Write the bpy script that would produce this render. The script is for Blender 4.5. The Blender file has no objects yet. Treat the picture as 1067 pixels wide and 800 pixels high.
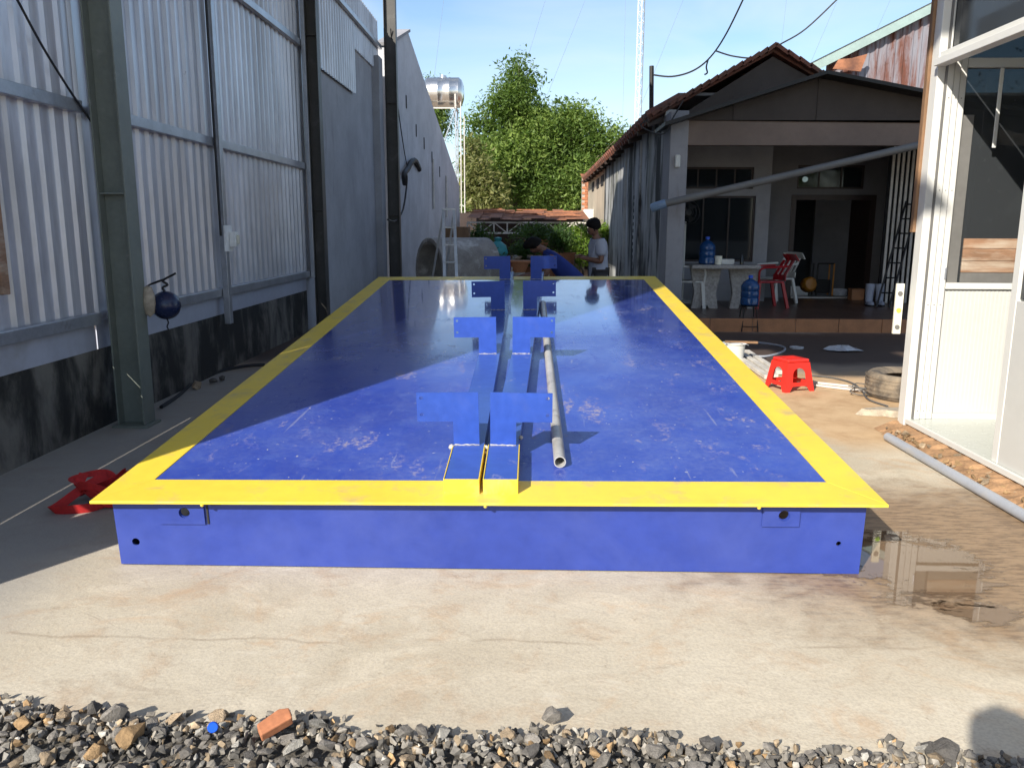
import bpy, bmesh, math, random
from mathutils import Vector, Matrix, Quaternion
R_ = math.radians
random.seed(7)
S = bpy.context.scene
COL = S.collection

# ------------------------------------------------------------------ camera
FPX = 848.58
cp, cy_, cr, CH = .191, -.025, .0036, 1.4513
FW = Vector((math.sin(cy_)*math.cos(cp), math.cos(cy_)*math.cos(cp), -math.sin(cp)))
rt = Vector((math.cos(cy_), -math.sin(cy_), 0)); up = rt.cross(FW)
RT = math.cos(cr)*rt + math.sin(cr)*up; UP = -math.sin(cr)*rt + math.cos(cr)*up
CP = Vector((0, 0, CH))
cd = bpy.data.cameras.new('camera'); cam = bpy.data.objects.new('camera', cd); COL.objects.link(cam)
cd.sensor_fit = 'HORIZONTAL'; cd.sensor_width = 36; cd.lens = FPX/1067*36; cd.clip_start = .05; cd.clip_end = 3000
m = Matrix((RT, UP, -FW)).transposed().to_4x4(); m.translation = CP; cam.matrix_world = m
S.camera = cam
# ------------------------------------------------------------------ world + sun
SAZ, SEL = R_(31.5), R_(30.5)
w = bpy.data.worlds.new('World'); S.world = w; w.use_nodes = True
nt = w.node_tree; nt.nodes.clear()
sky = nt.nodes.new('ShaderNodeTexSky'); sky.sky_type = 'NISHITA'; sky.sun_disc = False
sky.sun_elevation = SEL; sky.sun_rotation = math.pi + SAZ
sky.air_density = 1.0; sky.dust_density = .5; sky.ozone_density = 2.6
tc = nt.nodes.new('ShaderNodeTexCoord'); mp = nt.nodes.new('ShaderNodeMapping'); mp.inputs['Scale'].default_value = (1.2, 1.2, 4.5)
nz = nt.nodes.new('ShaderNodeTexNoise'); nz.inputs['Scale'].default_value = 2.2; nz.inputs['Detail'].default_value = 7; nz.inputs['Distortion'].default_value = .5
rp = nt.nodes.new('ShaderNodeValToRGB'); rp.color_ramp.elements[0].position = .40; rp.color_ramp.elements[1].position = .82
mx = nt.nodes.new('ShaderNodeMix'); mx.data_type = 'RGBA'
bg = nt.nodes.new('ShaderNodeBackground'); out = nt.nodes.new('ShaderNodeOutputWorld')
L = nt.links
L.new(tc.outputs['Generated'], mp.inputs['Vector']); L.new(mp.outputs[0], nz.inputs['Vector']); L.new(nz.outputs['Fac'], rp.inputs[0])
mf = nt.nodes.new('ShaderNodeMath'); mf.operation = 'MULTIPLY'; mf.inputs[1].default_value = .6
L.new(rp.outputs['Color'], mf.inputs[0]); L.new(mf.outputs[0], mx.inputs['Factor'])
L.new(sky.outputs[0], mx.inputs[6]); mx.inputs[7].default_value = (5.6, 5.9, 6.3, 1)
L.new(mx.outputs[2], bg.inputs[0]); bg.inputs[1].default_value = .12; L.new(bg.outputs[0], out.inputs[0])
sd = bpy.data.lights.new('sun', 'SUN'); sd.energy = 4.8; sd.angle = R_(.53); sd.color = (1, .93, .82)
sun = bpy.data.objects.new('sun', sd); COL.objects.link(sun)
SD = Vector((math.sin(SAZ)*math.cos(SEL), math.cos(SAZ)*math.cos(SEL), -math.sin(SEL)))
sun.rotation_euler = SD.to_track_quat('-Z', 'Y').to_euler(); sun.location = (-20, -30, 30)
S.view_settings.view_transform = 'Standard'; S.view_settings.look = 'None'
S.view_settings.exposure = .62; S.view_settings.gamma = 1
S.render.resolution_x = 1024; S.render.resolution_y = 767

# ------------------------------------------------------------------ pixel -> place
def ray(x, y): return FW + RT*((x-533.5)/FPX) + UP*((400-y)/FPX)
def G(x, y, z=0):
    d = ray(x, y); return CP + d*((z-CH)/d.z)
def AY(x, y, Y):
    d = ray(x, y); return CP + d*(Y/d.y)
def AX(x, y, X):
    d = ray(x, y); return CP + d*(X/d.x)

# ------------------------------------------------------------------ materials
class NT:
    def __init__(s, name):
        s.m = bpy.data.materials.new(name); s.m.use_nodes = True
        s.t = s.m.node_tree; s.n = s.t.nodes; s.b = s.n['Principled BSDF']
        s._pos = None
    def new(s, t, **k):
        n = s.n.new('ShaderNode'+t)
        for a, v in k.items(): setattr(n, a, v)
        return n
    def link(s, a, b): s.t.links.new(a, b)
    def pos(s, world=False, scale=(1, 1, 1)):
        if world: o = s.new('NewGeometry').outputs['Position']
        else: o = s.new('TexCoord').outputs['Object']
        mpn = s.new('Mapping'); mpn.inputs['Scale'].default_value = scale; s.link(o, mpn.inputs[0]); return mpn.outputs[0]
    def noise(s, v, scale, detail=5, rough=.55, dist=0):
        n = s.new('TexNoise'); n.inputs['Scale'].default_value = scale; n.inputs['Detail'].default_value = detail
        n.inputs['Roughness'].default_value = rough; n.inputs['Distortion'].default_value = dist; s.link(v, n.inputs['Vector']); return n.outputs['Fac']
    def ramp(s, f, a, b, c0=(0, 0, 0), c1=(1, 1, 1)):
        n = s.new('ValToRGB'); e = n.color_ramp.elements; e[0].position = a; e[1].position = b
        e[0].color = (*c0, 1); e[1].color = (*c1, 1); s.link(f, n.inputs[0]); return n.outputs['Color']
    def mix(s, f, a, b, mode='MIX'):
        n = s.new('Mix', data_type='RGBA', blend_type=mode)
        for i, v in ((0, f), (6, a), (7, b)):
            if isinstance(v, (int, float)): n.inputs[i].default_value = v if i == 0 else (v, v, v, 1)
            elif isinstance(v, tuple): n.inputs[i].default_value = (*v, 1)
            else: s.link(v, n.inputs[i])
        return n.outputs[2]
    def math(s, op, a, b=0, c=None, clamp=False):
        n = s.new('Math', operation=op); n.use_clamp = clamp
        for i, v in enumerate((a, b) if c is None else (a, b, c)):
            if isinstance(v, (int, float)): n.inputs[i].default_value = v
            else: s.link(v, n.inputs[i])
        return n.outputs[0]
    def sep(s, v):
        n = s.new('SeparateXYZ'); s.link(v, n.inputs[0]); return n.outputs
    def step(s, v, a, b):
        n = s.new('MapRange', interpolation_type='SMOOTHSTEP'); n.inputs[1].default_value = a; n.inputs[2].default_value = b
        s.link(v, n.inputs[0]); return n.outputs[0]
    def set(s, name, v):
        i = s.b.inputs[name]
        if isinstance(v, (int, float)): i.default_value = v
        elif isinstance(v, tuple): i.default_value = (*v, 1)
        else: s.link(v, i)
    def bump(s, h, strength=.3, dist=.01):
        n = s.new('Bump'); n.inputs['Strength'].default_value = strength; n.inputs['Distance'].default_value = dist
        s.link(h, n.inputs['Height']); s.link(n.outputs[0], s.b.inputs['Normal'])

def mat(name, c, rough=.6, metal=0., var=.18, scale=3., bump=.0, bscale=40., dirt=None, dscale=2., dlo=.5, dhi=.75, spec=.5, stretch=(1, 1, 1), rvar=.1):
    s = NT(name); p = s.pos(scale=stretch)
    n = s.noise(p, scale, 6); n2 = s.noise(p, scale*9, 4)
    f = s.math('ADD', s.math('MULTIPLY', n, .65), s.math('MULTIPLY', n2, .35))
    col = s.mix(s.step(f, .3, .7), tuple(x*(1-var) for x in c), tuple(min(1, x*(1+var)) for x in c))
    if dirt:
        d = s.ramp(s.noise(p, dscale, 8, .65, .4), dlo, dhi); col = s.mix(d, col, dirt)
    s.set('Base Color', col); s.set('Metallic', metal); s.set('Specular IOR Level', spec)
    s.set('Roughness', s.math('ADD', s.math('MULTIPLY', n2, rvar*2), rough-rvar))
    if bump: s.bump(s.noise(s.pos(), bscale, 5), bump, .01)
    return s.m

M = {}
# ---- ground
def make_ground():
    s = NT('yard_ground'); p = s.pos(True); x, y, z = s.sep(p)
    n1 = s.noise(p, .8, 8, .6, .4); n2 = s.noise(p, 4.2, 9, .68, .3); n3 = s.noise(p, 90, 3); n4 = s.noise(s.pos(True, (1, 1.5, 1)), 2.6, 9, .7, .8); n5 = s.noise(p, 26, 5, .7)
    con = s.mix(s.step(n1, .32, .68), (.58, .525, .42), (.47, .41, .31))
    con = s.mix(s.math('MULTIPLY', s.step(n2, .50, .68), .5), con, (.43, .30, .19))
    con = s.mix(s.math('MULTIPLY', s.step(n4, .50, .64), .55), con, (.64, .575, .455))
    con = s.mix(s.math('MULTIPLY', s.step(n4, .40, .30), .4), con, (.36, .29, .21))
    con = s.mix(s.math('MULTIPLY', s.step(n5, .52, .7), .3), con, (.33, .28, .22))
    con = s.mix(s.math('MULTIPLY', s.step(n3, .42, .62), .22), con, (.26, .22, .18))
    con = s.mix(s.math('MULTIPLY', s.step(s.noise(s.pos(True, (1, 1.3, 1)), 1.7, 9, .72, 1.2), .53, .68), .45), con, (.50, .33, .19))
    con = s.mix(s.math('MULTIPLY', s.step(s.noise(s.pos(True, (1, 1.5, 1)), 2.3, 10, .75, .6),   .56, .66), .45), con, (.64, .59, .49))
    con = s.mix(s.math('MULTIPLY', s.step(s.noise(p, 17, 9, .8), .60, .68), .6), con, (.24, .18, .12))
    nc = s.noise(p, .9, 6, .6, .8); crk = s.math('MULTIPLY', s.step(s.math('ABSOLUTE', s.math('SUBTRACT', nc, .47)), .0035, .001), s.step(s.noise(p, 1.1, 3), .5, .56))
    pl = s.math('ABSOLUTE', s.math('SUBTRACT', s.math('ADD', y, s.math('MULTIPLY', s.noise(s.pos(True, (.6, .1, 1)), 2.2, 7, .6), .22)), 2.78))
    crk = s.math('MAXIMUM', s.math('MULTIPLY', crk, .22), s.math('MULTIPLY', s.math('MULTIPLY', s.step(pl, .012, .002), s.step(s.noise(p, 2.4, 4), .45, .6)), .4))
    con = s.mix(crk, con, (.22, .16, .11))
    con = s.mix(s.math('MULTIPLY', s.step(s.noise(p, 6.5, 10, .8, .5), .60, .70), .45), con, (.36, .25, .15))
    # concrete greyed in the shed wall's shadow area, shade put into the colour
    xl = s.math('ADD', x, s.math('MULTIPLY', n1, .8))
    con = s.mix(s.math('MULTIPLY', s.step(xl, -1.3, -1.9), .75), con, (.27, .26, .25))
    # orange sand on the right
    e = s.math('ADD', s.math('ADD', x, s.math('MULTIPLY', y, .16)), s.math('MULTIPLY', n2, .35))
    sand = s.mix(s.step(n2, .35, .7), (.58, .41, .24), (.47, .31, .17))
    sand = s.mix(s.math('MULTIPLY', s.step(n4, .5, .7), .5), sand, (.33, .2, .1))
    con = s.mix(s.math('MULTIPLY', s.step(e, 3.0, 3.25), s.step(y, 5.0, 5.7)), con, sand)
    # dark damp patch in front of the house: painted shade plus wet gloss
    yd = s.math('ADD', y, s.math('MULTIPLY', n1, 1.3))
    shadowed = s.math('MULTIPLY', s.step(yd, 9.2, 9.7), s.step(yd, 12.3, 11.9))
    con = s.mix(s.step(yd, 8.6, 9.1), con, (.30, .235, .175))  # brown darkened from the canopy's shadow edge on, shade in the colour
    con = s.mix(shadowed, con, (.085, .06, .048))
    # wet brown stain around the puddles
    pc = G(975, 590)
    dx = s.math('MULTIPLY', s.math('SUBTRACT', x, pc.x+.35), .6); dy = s.math('MULTIPLY', s.math('SUBTRACT', y, pc.y+.2), .9)
    dd = s.math('SQRT', s.math('ADD', s.math('MULTIPLY', dx, dx), s.math('MULTIPLY', dy, dy)))
    dd = s.math('ADD', dd, s.math('MULTIPLY', s.math('SUBTRACT', n2, .5), 1.1))
    wet = s.step(dd, 1.12, .5)
    wetc = s.mix(s.step(s.noise(s.pos(True, (1, 4, 1)), 9, 8, .7), .42, .62), (.29, .195, .115), (.15, .095, .055))
    con = s.mix(s.math('MULTIPLY', wet, .92), con, wetc)
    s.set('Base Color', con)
    s.set('Roughness', s.math('SUBTRACT', s.math('SUBTRACT', .9, s.math('MULTIPLY', wet, .35)), s.math('MULTIPLY', shadowed, .35)))
    h = s.math('ADD', s.math('MULTIPLY', n2, .8), s.math('ADD', s.math('MULTIPLY', n3, .1), s.math('ADD', s.math('MULTIPLY', n4, .6), s.math('MULTIPLY', n5, .35))))
    s.bump(h, .34, .016)
    return s.m
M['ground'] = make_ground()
def make_puddle():
    s = NT('puddle_water'); p = s.pos(True); l = s.pos(); x, y, z = s.sep(l)
    s.set('Base Color', s.mix(s.noise(p, 3), (.15, .098, .06), (.23, .16, .10))); s.set('Roughness', .02)
    s.set('Specular IOR Level', .6); s.bump(s.noise(p, 5, 2), .012, .01)
    d = s.math('SQRT', s.math('ADD', s.math('MULTIPLY', x, x), s.math('MULTIPLY', y, y)))
    d = s.math('ADD', d, s.math('MULTIPLY', s.math('SUBTRACT', s.noise(s.pos(True, (1, 1.8, 1)), 4.5, 8, .66, .4), .5), 1.5))
    d = s.math('ADD', d, s.math('MULTIPLY', s.math('SUBTRACT', s.noise(s.pos(True, (1, 2, 1)), 16, 8, .7, .4), .5), .9))
    ms = s.new('MixShader'); tr = s.new('BsdfTransparent'); o = s.n['Material Output']
    s.link(s.step(d, .72, .5), ms.inputs[0]); s.link(tr.outputs[0], ms.inputs[1]); s.link(s.b.outputs[0], ms.inputs[2]); s.link(ms.outputs[0], o.inputs[0]); return s.m
M['puddle'] = make_puddle()
def make_deck():
    s = NT('deck_blue_paint'); p = s.pos(); x, y, z = s.sep(p)
    n1 = s.noise(p, 1.1, 7, .6, .3); n2 = s.noise(p, 6, 6, .6); n3 = s.noise(s.pos(scale=(2.2, 1, 1)), 3.2, 9, .72, .5); n4 = s.noise(p, 120, 3)
    c = s.mix(s.step(n1, .3, .7), (.014, .04, .33), (.026, .068, .42))
    c = s.mix(s.math('MULTIPLY', s.step(n2, .45, .75), .4), c, (.08, .14, .44))
    film_sheen = s.math('MULTIPLY', s.step(s.noise(s.pos(scale=(1, .7, 1)), 1.3, 10, .74, .2), .30, .72), s.step(s.noise(p, 30, 6, .75), .2, .75))  # pale dust layer; its blue tint paints in sky sheen
    c = s.mix(s.math('MULTIPLY', film_sheen, .36), c, (.24, .29, .5))
    mud = s.math('MULTIPLY', s.step(n3, .535, .62), s.step(s.noise(p, 30, 6, .75), .44, .56))
    zone = s.step(s.noise(p, 1.1, 4, .6), .46, .58)
    c = s.mix(s.math('MULTIPLY', s.math('MULTIPLY', mud, zone), .6), c, (.40, .34, .33))
    scr = s.math('MULTIPLY', s.step(s.noise(s.pos(scale=(14, .8, 1)), 1.6, 4, .6, .3), .66, .72), .35); c = s.mix(scr, c, (.35, .36, .45))
    sp = s.math('MULTIPLY', s.step(s.noise(p, 34, 2), .70, .74), .7); c = s.mix(sp, c, (.45, .45, .47))
    s.set('Base Color', c)
    wet = s.step(s.math('ADD', y, s.math('MULTIPLY', s.math('SUBTRACT', n1, .5), 3.5)), 1.6, 4.2)
    r = s.math('SUBTRACT', s.math('ADD', .27, s.math('MULTIPLY', n2, .18)), s.math('MULTIPLY', wet, .24))
    s.set('Roughness', s.math('ADD', s.math('MAXIMUM', r, .06), s.math('MULTIPLY', mud, .3))); s.set('Specular IOR Level', .5)
    s.set('Coat Weight', s.math('ADD', .25, s.math('MULTIPLY', wet, .7))); s.set('Coat Roughness', s.math('SUBTRACT', .2, s.math('MULTIPLY', wet, .15)))
    s.bump(s.math('ADD', s.noise(s.pos(scale=(1, 3, 1)), 4, 5, .6, .5), s.math('MULTIPLY', n4, .04)), .07, .01)
    return s.m
M['deck'] = make_deck()
M['blue'] = mat('blue_paint', (.025, .075, .38), .38, var=.16, scale=2.5, bump=.05, dirt=(.08, .12, .36), dscale=1.6, dlo=.5, dhi=.8)
M['skirt'] = mat('skirt_blue_paint', (.026, .052, .285), .42, var=.14, scale=1.6, bump=.06, dirt=(.06, .09, .34), dscale=1.3, dlo=.46, dhi=.85)
M['rail'] = mat('rail_blue_paint', (.035, .085, .36), .22, var=.15, scale=2, bump=.05, dirt=(.3, .3, .4), dscale=5, dlo=.6, dhi=.75)
M['yellow'] = mat('yellow_paint', (.80, .59, .055), .42, var=.07, scale=2, bump=.06, dirt=(.55, .42, .16), dscale=5, dlo=.53, dhi=.72)
M['weld'] = mat('weld_paint', (.42, .40, .37), .6, var=.3, scale=40)
M['dark'] = mat('dark_void', (.02, .02, .022), .8)
M['coldark'] = mat('dark_primer_paint', (.06, .058, .055), .5, var=.2, scale=3, dirt=(.13, .13, .13), dscale=3, dlo=.55, dhi=.8)
M['galv'] = mat('galvanised_sheet', (.60, .61, .66), .32, .35, var=.2, scale=1.4, stretch=(1, 1, .25), dirt=(.34, .33, .35), dscale=1.6, dlo=.52, dhi=.8)
M['steelsec'] = mat('galvanised_section', (.40, .42, .46), .35, .6, var=.15, scale=5, dirt=(.25, .24, .24), dscale=6, dlo=.6, dhi=.8)
M['flash'] = mat('pale_flashing', (.46, .48, .56), .45, .15, var=.1, scale=2, dirt=(.36, .36, .38), dscale=3, dlo=.55, dhi=.8)
M['colgreen'] = mat('green_grey_paint', (.17, .19, .165), .5, var=.15, scale=3, dirt=(.3, .3, .27), dscale=7, dlo=.62, dhi=.8, bump=.1)
def make_plaster(name, base, dark, lo, hi, green=None, vs=(2.5, 2.5, .35), sc=1.4):
    s = NT(name); p = s.pos(True); v = s.pos(True, vs)
    n1 = s.noise(p, 1.2, 8, .6); n2 = s.noise(v, sc, 8, .66, .3); n3 = s.noise(p, 9, 7, .7)
    c = s.mix(s.step(n1, .3, .7), base, tuple(q*.78 for q in base))
    c = s.mix(s.math('MULTIPLY', s.step(n3, .45, .75), .3), c, tuple(q*.6 for q in base))
    if green: c = s.mix(s.math('MULTIPLY', s.step(s.noise(v, sc*.6, 6, .6), .5, .7), .6), c, green)
    c = s.mix(s.step(n2, lo, hi), c, dark)
    s.set('Base Color', c); s.set('Roughness', .92); s.bump(s.math('ADD', n3, n2), .35, .01); return s.m
M['plinth'] = make_plaster('stained_plinth_plaster', (.2, .185, .16), (.022, .021, .019), .36, .60, None, (1.6, 1.6, .8), 1.7)
M['greywall'] = make_plaster('grey_cement_render', (.42, .43, .465), (.15, .15, .155), .55, .82)
M['palewall'] = make_plaster('pale_grey_render', (.60, .61, .65), (.17, .17, .17), .57, .85)
M['housewall'] = make_plaster('mouldy_whitewash', (.50, .51, .51), (.04, .04, .038), .45, .60, (.15, .15, .08), (1.1, 1.1, .3), 1.5)
M['farwall'] = make_plaster('sunny_cream_render', (.52, .44, .33), (.2, .16, .11), .58, .8)
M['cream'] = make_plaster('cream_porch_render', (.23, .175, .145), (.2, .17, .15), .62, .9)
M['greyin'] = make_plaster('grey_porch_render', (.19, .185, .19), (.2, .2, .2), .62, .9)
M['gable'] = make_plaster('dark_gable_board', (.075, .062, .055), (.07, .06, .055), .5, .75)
M['pillar'] = make_plaster('white_pillar_render', (.33, .33, .35), (.22, .2, .18), .6, .85)
M['black'] = mat('black_rubber', (.018, .018, .02), .6)
M['blackmetal'] = mat('black_metal', (.02, .019, .018), .5, .3)
M['wood'] = mat('brown_timber', (.22, .125, .065), .7, var=.3, scale=3, stretch=(4, 4, .5), bump=.2)
M['board'] = mat('weathered_board', (.26, .15, .09), .6, var=.35, scale=3, stretch=(.4, 1, 3), dirt=(.5, .42, .33), dscale=3.5, dlo=.5, dhi=.72)
M['white'] = mat('white_powder_coat', (.66, .66, .63), .35, var=.03, scale=2, dirt=(.6, .58, .53), dscale=3, dlo=.6, dhi=.85)
M['whitepanel'] = mat('white_ribbed_panel', (.56, .56, .535), .4, var=.03, scale=2)
M['tilewhite'] = mat('pale_floor_tile', (.5, .53, .49), .25, var=.04, scale=2, dirt=(.5, .48, .42), dscale=4, dlo=.55, dhi=.8)
M['redplastic'] = mat('red_plastic', (.72, .035, .025), .33, var=.05)
M['redchair'] = mat('dark_red_plastic', (.34, .012, .018), .35, var=.08)
M['whiteplastic'] = mat('white_plastic', (.66, .66, .62), .4, var=.06)
M['redstrap'] = mat('red_webbing', (.50, .018, .018), .75, var=.25, scale=12, bump=.3, bscale=300)
M['rubber'] = mat('dusty_tyre_rubber', (.10, .085, .07), .85, var=.3, scale=8, dirt=(.3, .24, .17), dscale=6, dlo=.42, dhi=.7)
M['pvc'] = mat('grey_plastic_pipe', (.33, .35, .39), .4, var=.08, dirt=(.45, .4, .33), dscale=4, dlo=.55, dhi=.8)
M['pole'] = mat('dull_grey_pipe', (.15, .147, .14), .55, var=.12)
M['pipe'] = mat('grey_steel_pipe', (.52, .51, .48), .4, .3, var=.15, scale=5, dirt=(.25, .23, .2), dscale=6, dlo=.55, dhi=.75)
M['rubble'] = mat('brown_rubble', (.34, .2, .105), .95, var=.35, scale=9, bump=.8, bscale=25)
M['tile'] = mat('terracotta_step_tile', (.42, .19, .085), .55, var=.18, scale=6, bump=.1)
M['floortile'] = mat('brown_porch_tile', (.09, .05, .037), .35, var=.2, scale=3)
M['rooftile'] = mat('clay_roof_tile', (.17, .06, .036), .8, var=.35, scale=4, dirt=(.09, .06, .045), dscale=3, dlo=.45, dhi=.7, bump=.4)
def make_rust():
    s = NT('rusty_sheet'); v = s.pos(True, (3, 3, .35)); n = s.noise(v, 1.6, 8, .68, .4); n2 = s.noise(s.pos(True), 14, 5)
    c = s.mix(s.step(n, .40, .62), (.22, .22, .25), (.13, .042, .024)); c = s.mix(s.step(s.math('MULTIPLY', n, n2), .28, .42), c, (.1, .04, .025))
    s.set('Base Color', c); s.set('Roughness', .75); s.bump(n2, .2, .005); return s.m
M['rust'] = make_rust()
M['rustroof'] = mat('rusted_roof_sheet', (.36, .15, .075), .8, var=.35, scale=2.5, dirt=(.13, .055, .035), dscale=2, dlo=.42, dhi=.66)
M['ridgegreen'] = mat('pale_green_flashing', (.32, .42, .39), .5, .2, var=.1)
M['trim'] = mat('weathered_white_steel', (.58, .55, .50), .6, var=.2, scale=5)
M['brick'] = mat('orange_brick', (.46, .18, .085), .85, var=.3, scale=6)
M['mortar'] = mat('mortar', (.4, .34, .28), .95)
M['stainless'] = mat('stainless_tank', (.72, .70, .66), .22, .95, var=.05)
M['concretepipe'] = mat('mottled_cement_pipe', (.34, .31, .28), .85, var=.25, scale=4, dirt=(.62, .6, .57), dscale=3, dlo=.52, dhi=.66)
M['barkc'] = mat('bark', (.2, .16, .12), .9, var=.3, scale=8, bump=.5)
M['terrac'] = mat('terracotta_pot', (.4, .17, .08), .8, var=.2)
M['stonetable'] = mat('speckled_terrazzo', (.33, .31, .29), .5, var=.35, scale=30)
M['wallblue'] = mat('blue_elbow_plastic', (.18, .27, .4), .45)
M['orange'] = mat('orange_enamel', (.55, .22, .02), .4)
M['yellowgreen'] = mat('spirit_level_vial', (.5, .75, .1), .15)
M['levelbody'] = mat('pale_level_body', (.74, .72, .6), .4)
M['bluebox'] = mat('pale_switch_box', (.82, .83, .82), .45)
M['ball'] = mat('navy_gloss', (.012, .02, .06), .25)
M['lace'] = mat('burlap_scrap', (.4, .34, .26), .95, var=.3, scale=20)
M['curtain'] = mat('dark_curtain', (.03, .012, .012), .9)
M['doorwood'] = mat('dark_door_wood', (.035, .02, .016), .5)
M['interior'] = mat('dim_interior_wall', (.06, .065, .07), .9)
M['rebar'] = mat('wire_grey', (.1, .1, .1), .6)
M['cement_block'] = mat('cement_block', (.36, .35, .33), .95, var=.2, scale=8, bump=.5)
M['teal'] = mat('teal_plastic_bag', (.05, .32, .34), .5)
M['greybag'] = mat('grey_plastic_bag', (.5, .52, .55), .45)
def make_glass(name, tint, rough=.03, alpha=.35):
    s = NT(name); p = s.pos(True)
    s.set('Base Color', tint); s.set('Roughness', s.math('ADD', rough, s.math('MULTIPLY', s.noise(p, 8), .03))); s.set('Specular IOR Level', .6)
    gt = s.new('BsdfTransparent'); ms = s.new('MixShader'); gt.inputs[0].default_value = (.55, .6, .62, 1)
    o = s.n['Material Output']; dust = s.math('ADD', alpha, s.math('MULTIPLY', s.step(s.noise(p, 22, 7, .7), .55, .75), .25), clamp=True)
    s.link(dust, ms.inputs[0]); s.link(gt.outputs[0], ms.inputs[1]); s.link(s.b.outputs[0], ms.inputs[2]); s.link(ms.outputs[0], o.inputs[0]); return s.m
M['tintglass'] = make_glass('smoked_glass', (.045, .05, .055), .03, .7)
M['clearglass'] = make_glass('window_glass', (.02, .024, .028), .03, .75)
M['bottle'] = make_glass('blue_bottle_plastic', (.012, .07, .22), .12, .8)
def make_leaf(name, c1, c2, tr=.35, dark=False):
    s = NT(name); g = s.new('NewGeometry'); rn = g.outputs['Random Per Island']
    c = s.mix(rn, c1, c2); c = s.mix(s.step(s.noise(s.pos(True), .55, 4), .38, .62), c, tuple(q*.85 for q in c1)) if dark else c; s.set('Base Color', c); s.set('Roughness', .5); s.set('Specular IOR Level', .35)
    t = s.new('BsdfTranslucent'); s.link(s.mix(.5, c, (.25, .4, .03)), t.inputs[0]); ms = s.new('MixShader'); ms.inputs[0].default_value = tr
    o = s.n['Material Output']; s.link(s.b.outputs[0], ms.inputs[1]); s.link(t.outputs[0], ms.inputs[2]); s.link(ms.outputs[0], o.inputs[0]); return s.m
M['leaf'] = make_leaf('tree_leaf', (.10, .17, .035), (.27, .36, .085), dark=True)
M['leafdry'] = make_leaf('dry_bamboo_leaf', (.13, .15, .05), (.25, .24, .09))
M['leafbright'] = make_leaf('sunny_shrub_leaf', (.10, .19, .02), (.2, .3, .04))
M['leafdark'] = make_leaf('bonsai_leaf', (.025, .06, .015), (.06, .12, .03))
def make_lamp():
    s = NT('lit_bulb'); s.set('Emission Color', (.9, 1, .95)); s.set('Emission Strength', 6.0); return s.m
M['bulb'] = make_lamp()
M['skin'] = mat('skin', (.19, .095, .06), .55, var=.06)
M['hair'] = mat('black_hair', (.006, .005, .005), .7, spec=.15, var=.3, scale=60, bump=.4, bscale=150)
M['tshirt'] = mat('pale_grey_cotton', (.36, .39, .47), .85, var=.08, scale=5, bump=.15, bscale=20)
M['shirtblue'] = mat('royal_blue_cotton', (.012, .032, .20), .85, var=.12, scale=5, bump=.15, bscale=20)
M['trouser'] = mat('dark_grey_trousers', (.05, .05, .055), .9)
M['shorts'] = mat('khaki_grey_shorts', (.16, .15, .13), .9)

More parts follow.
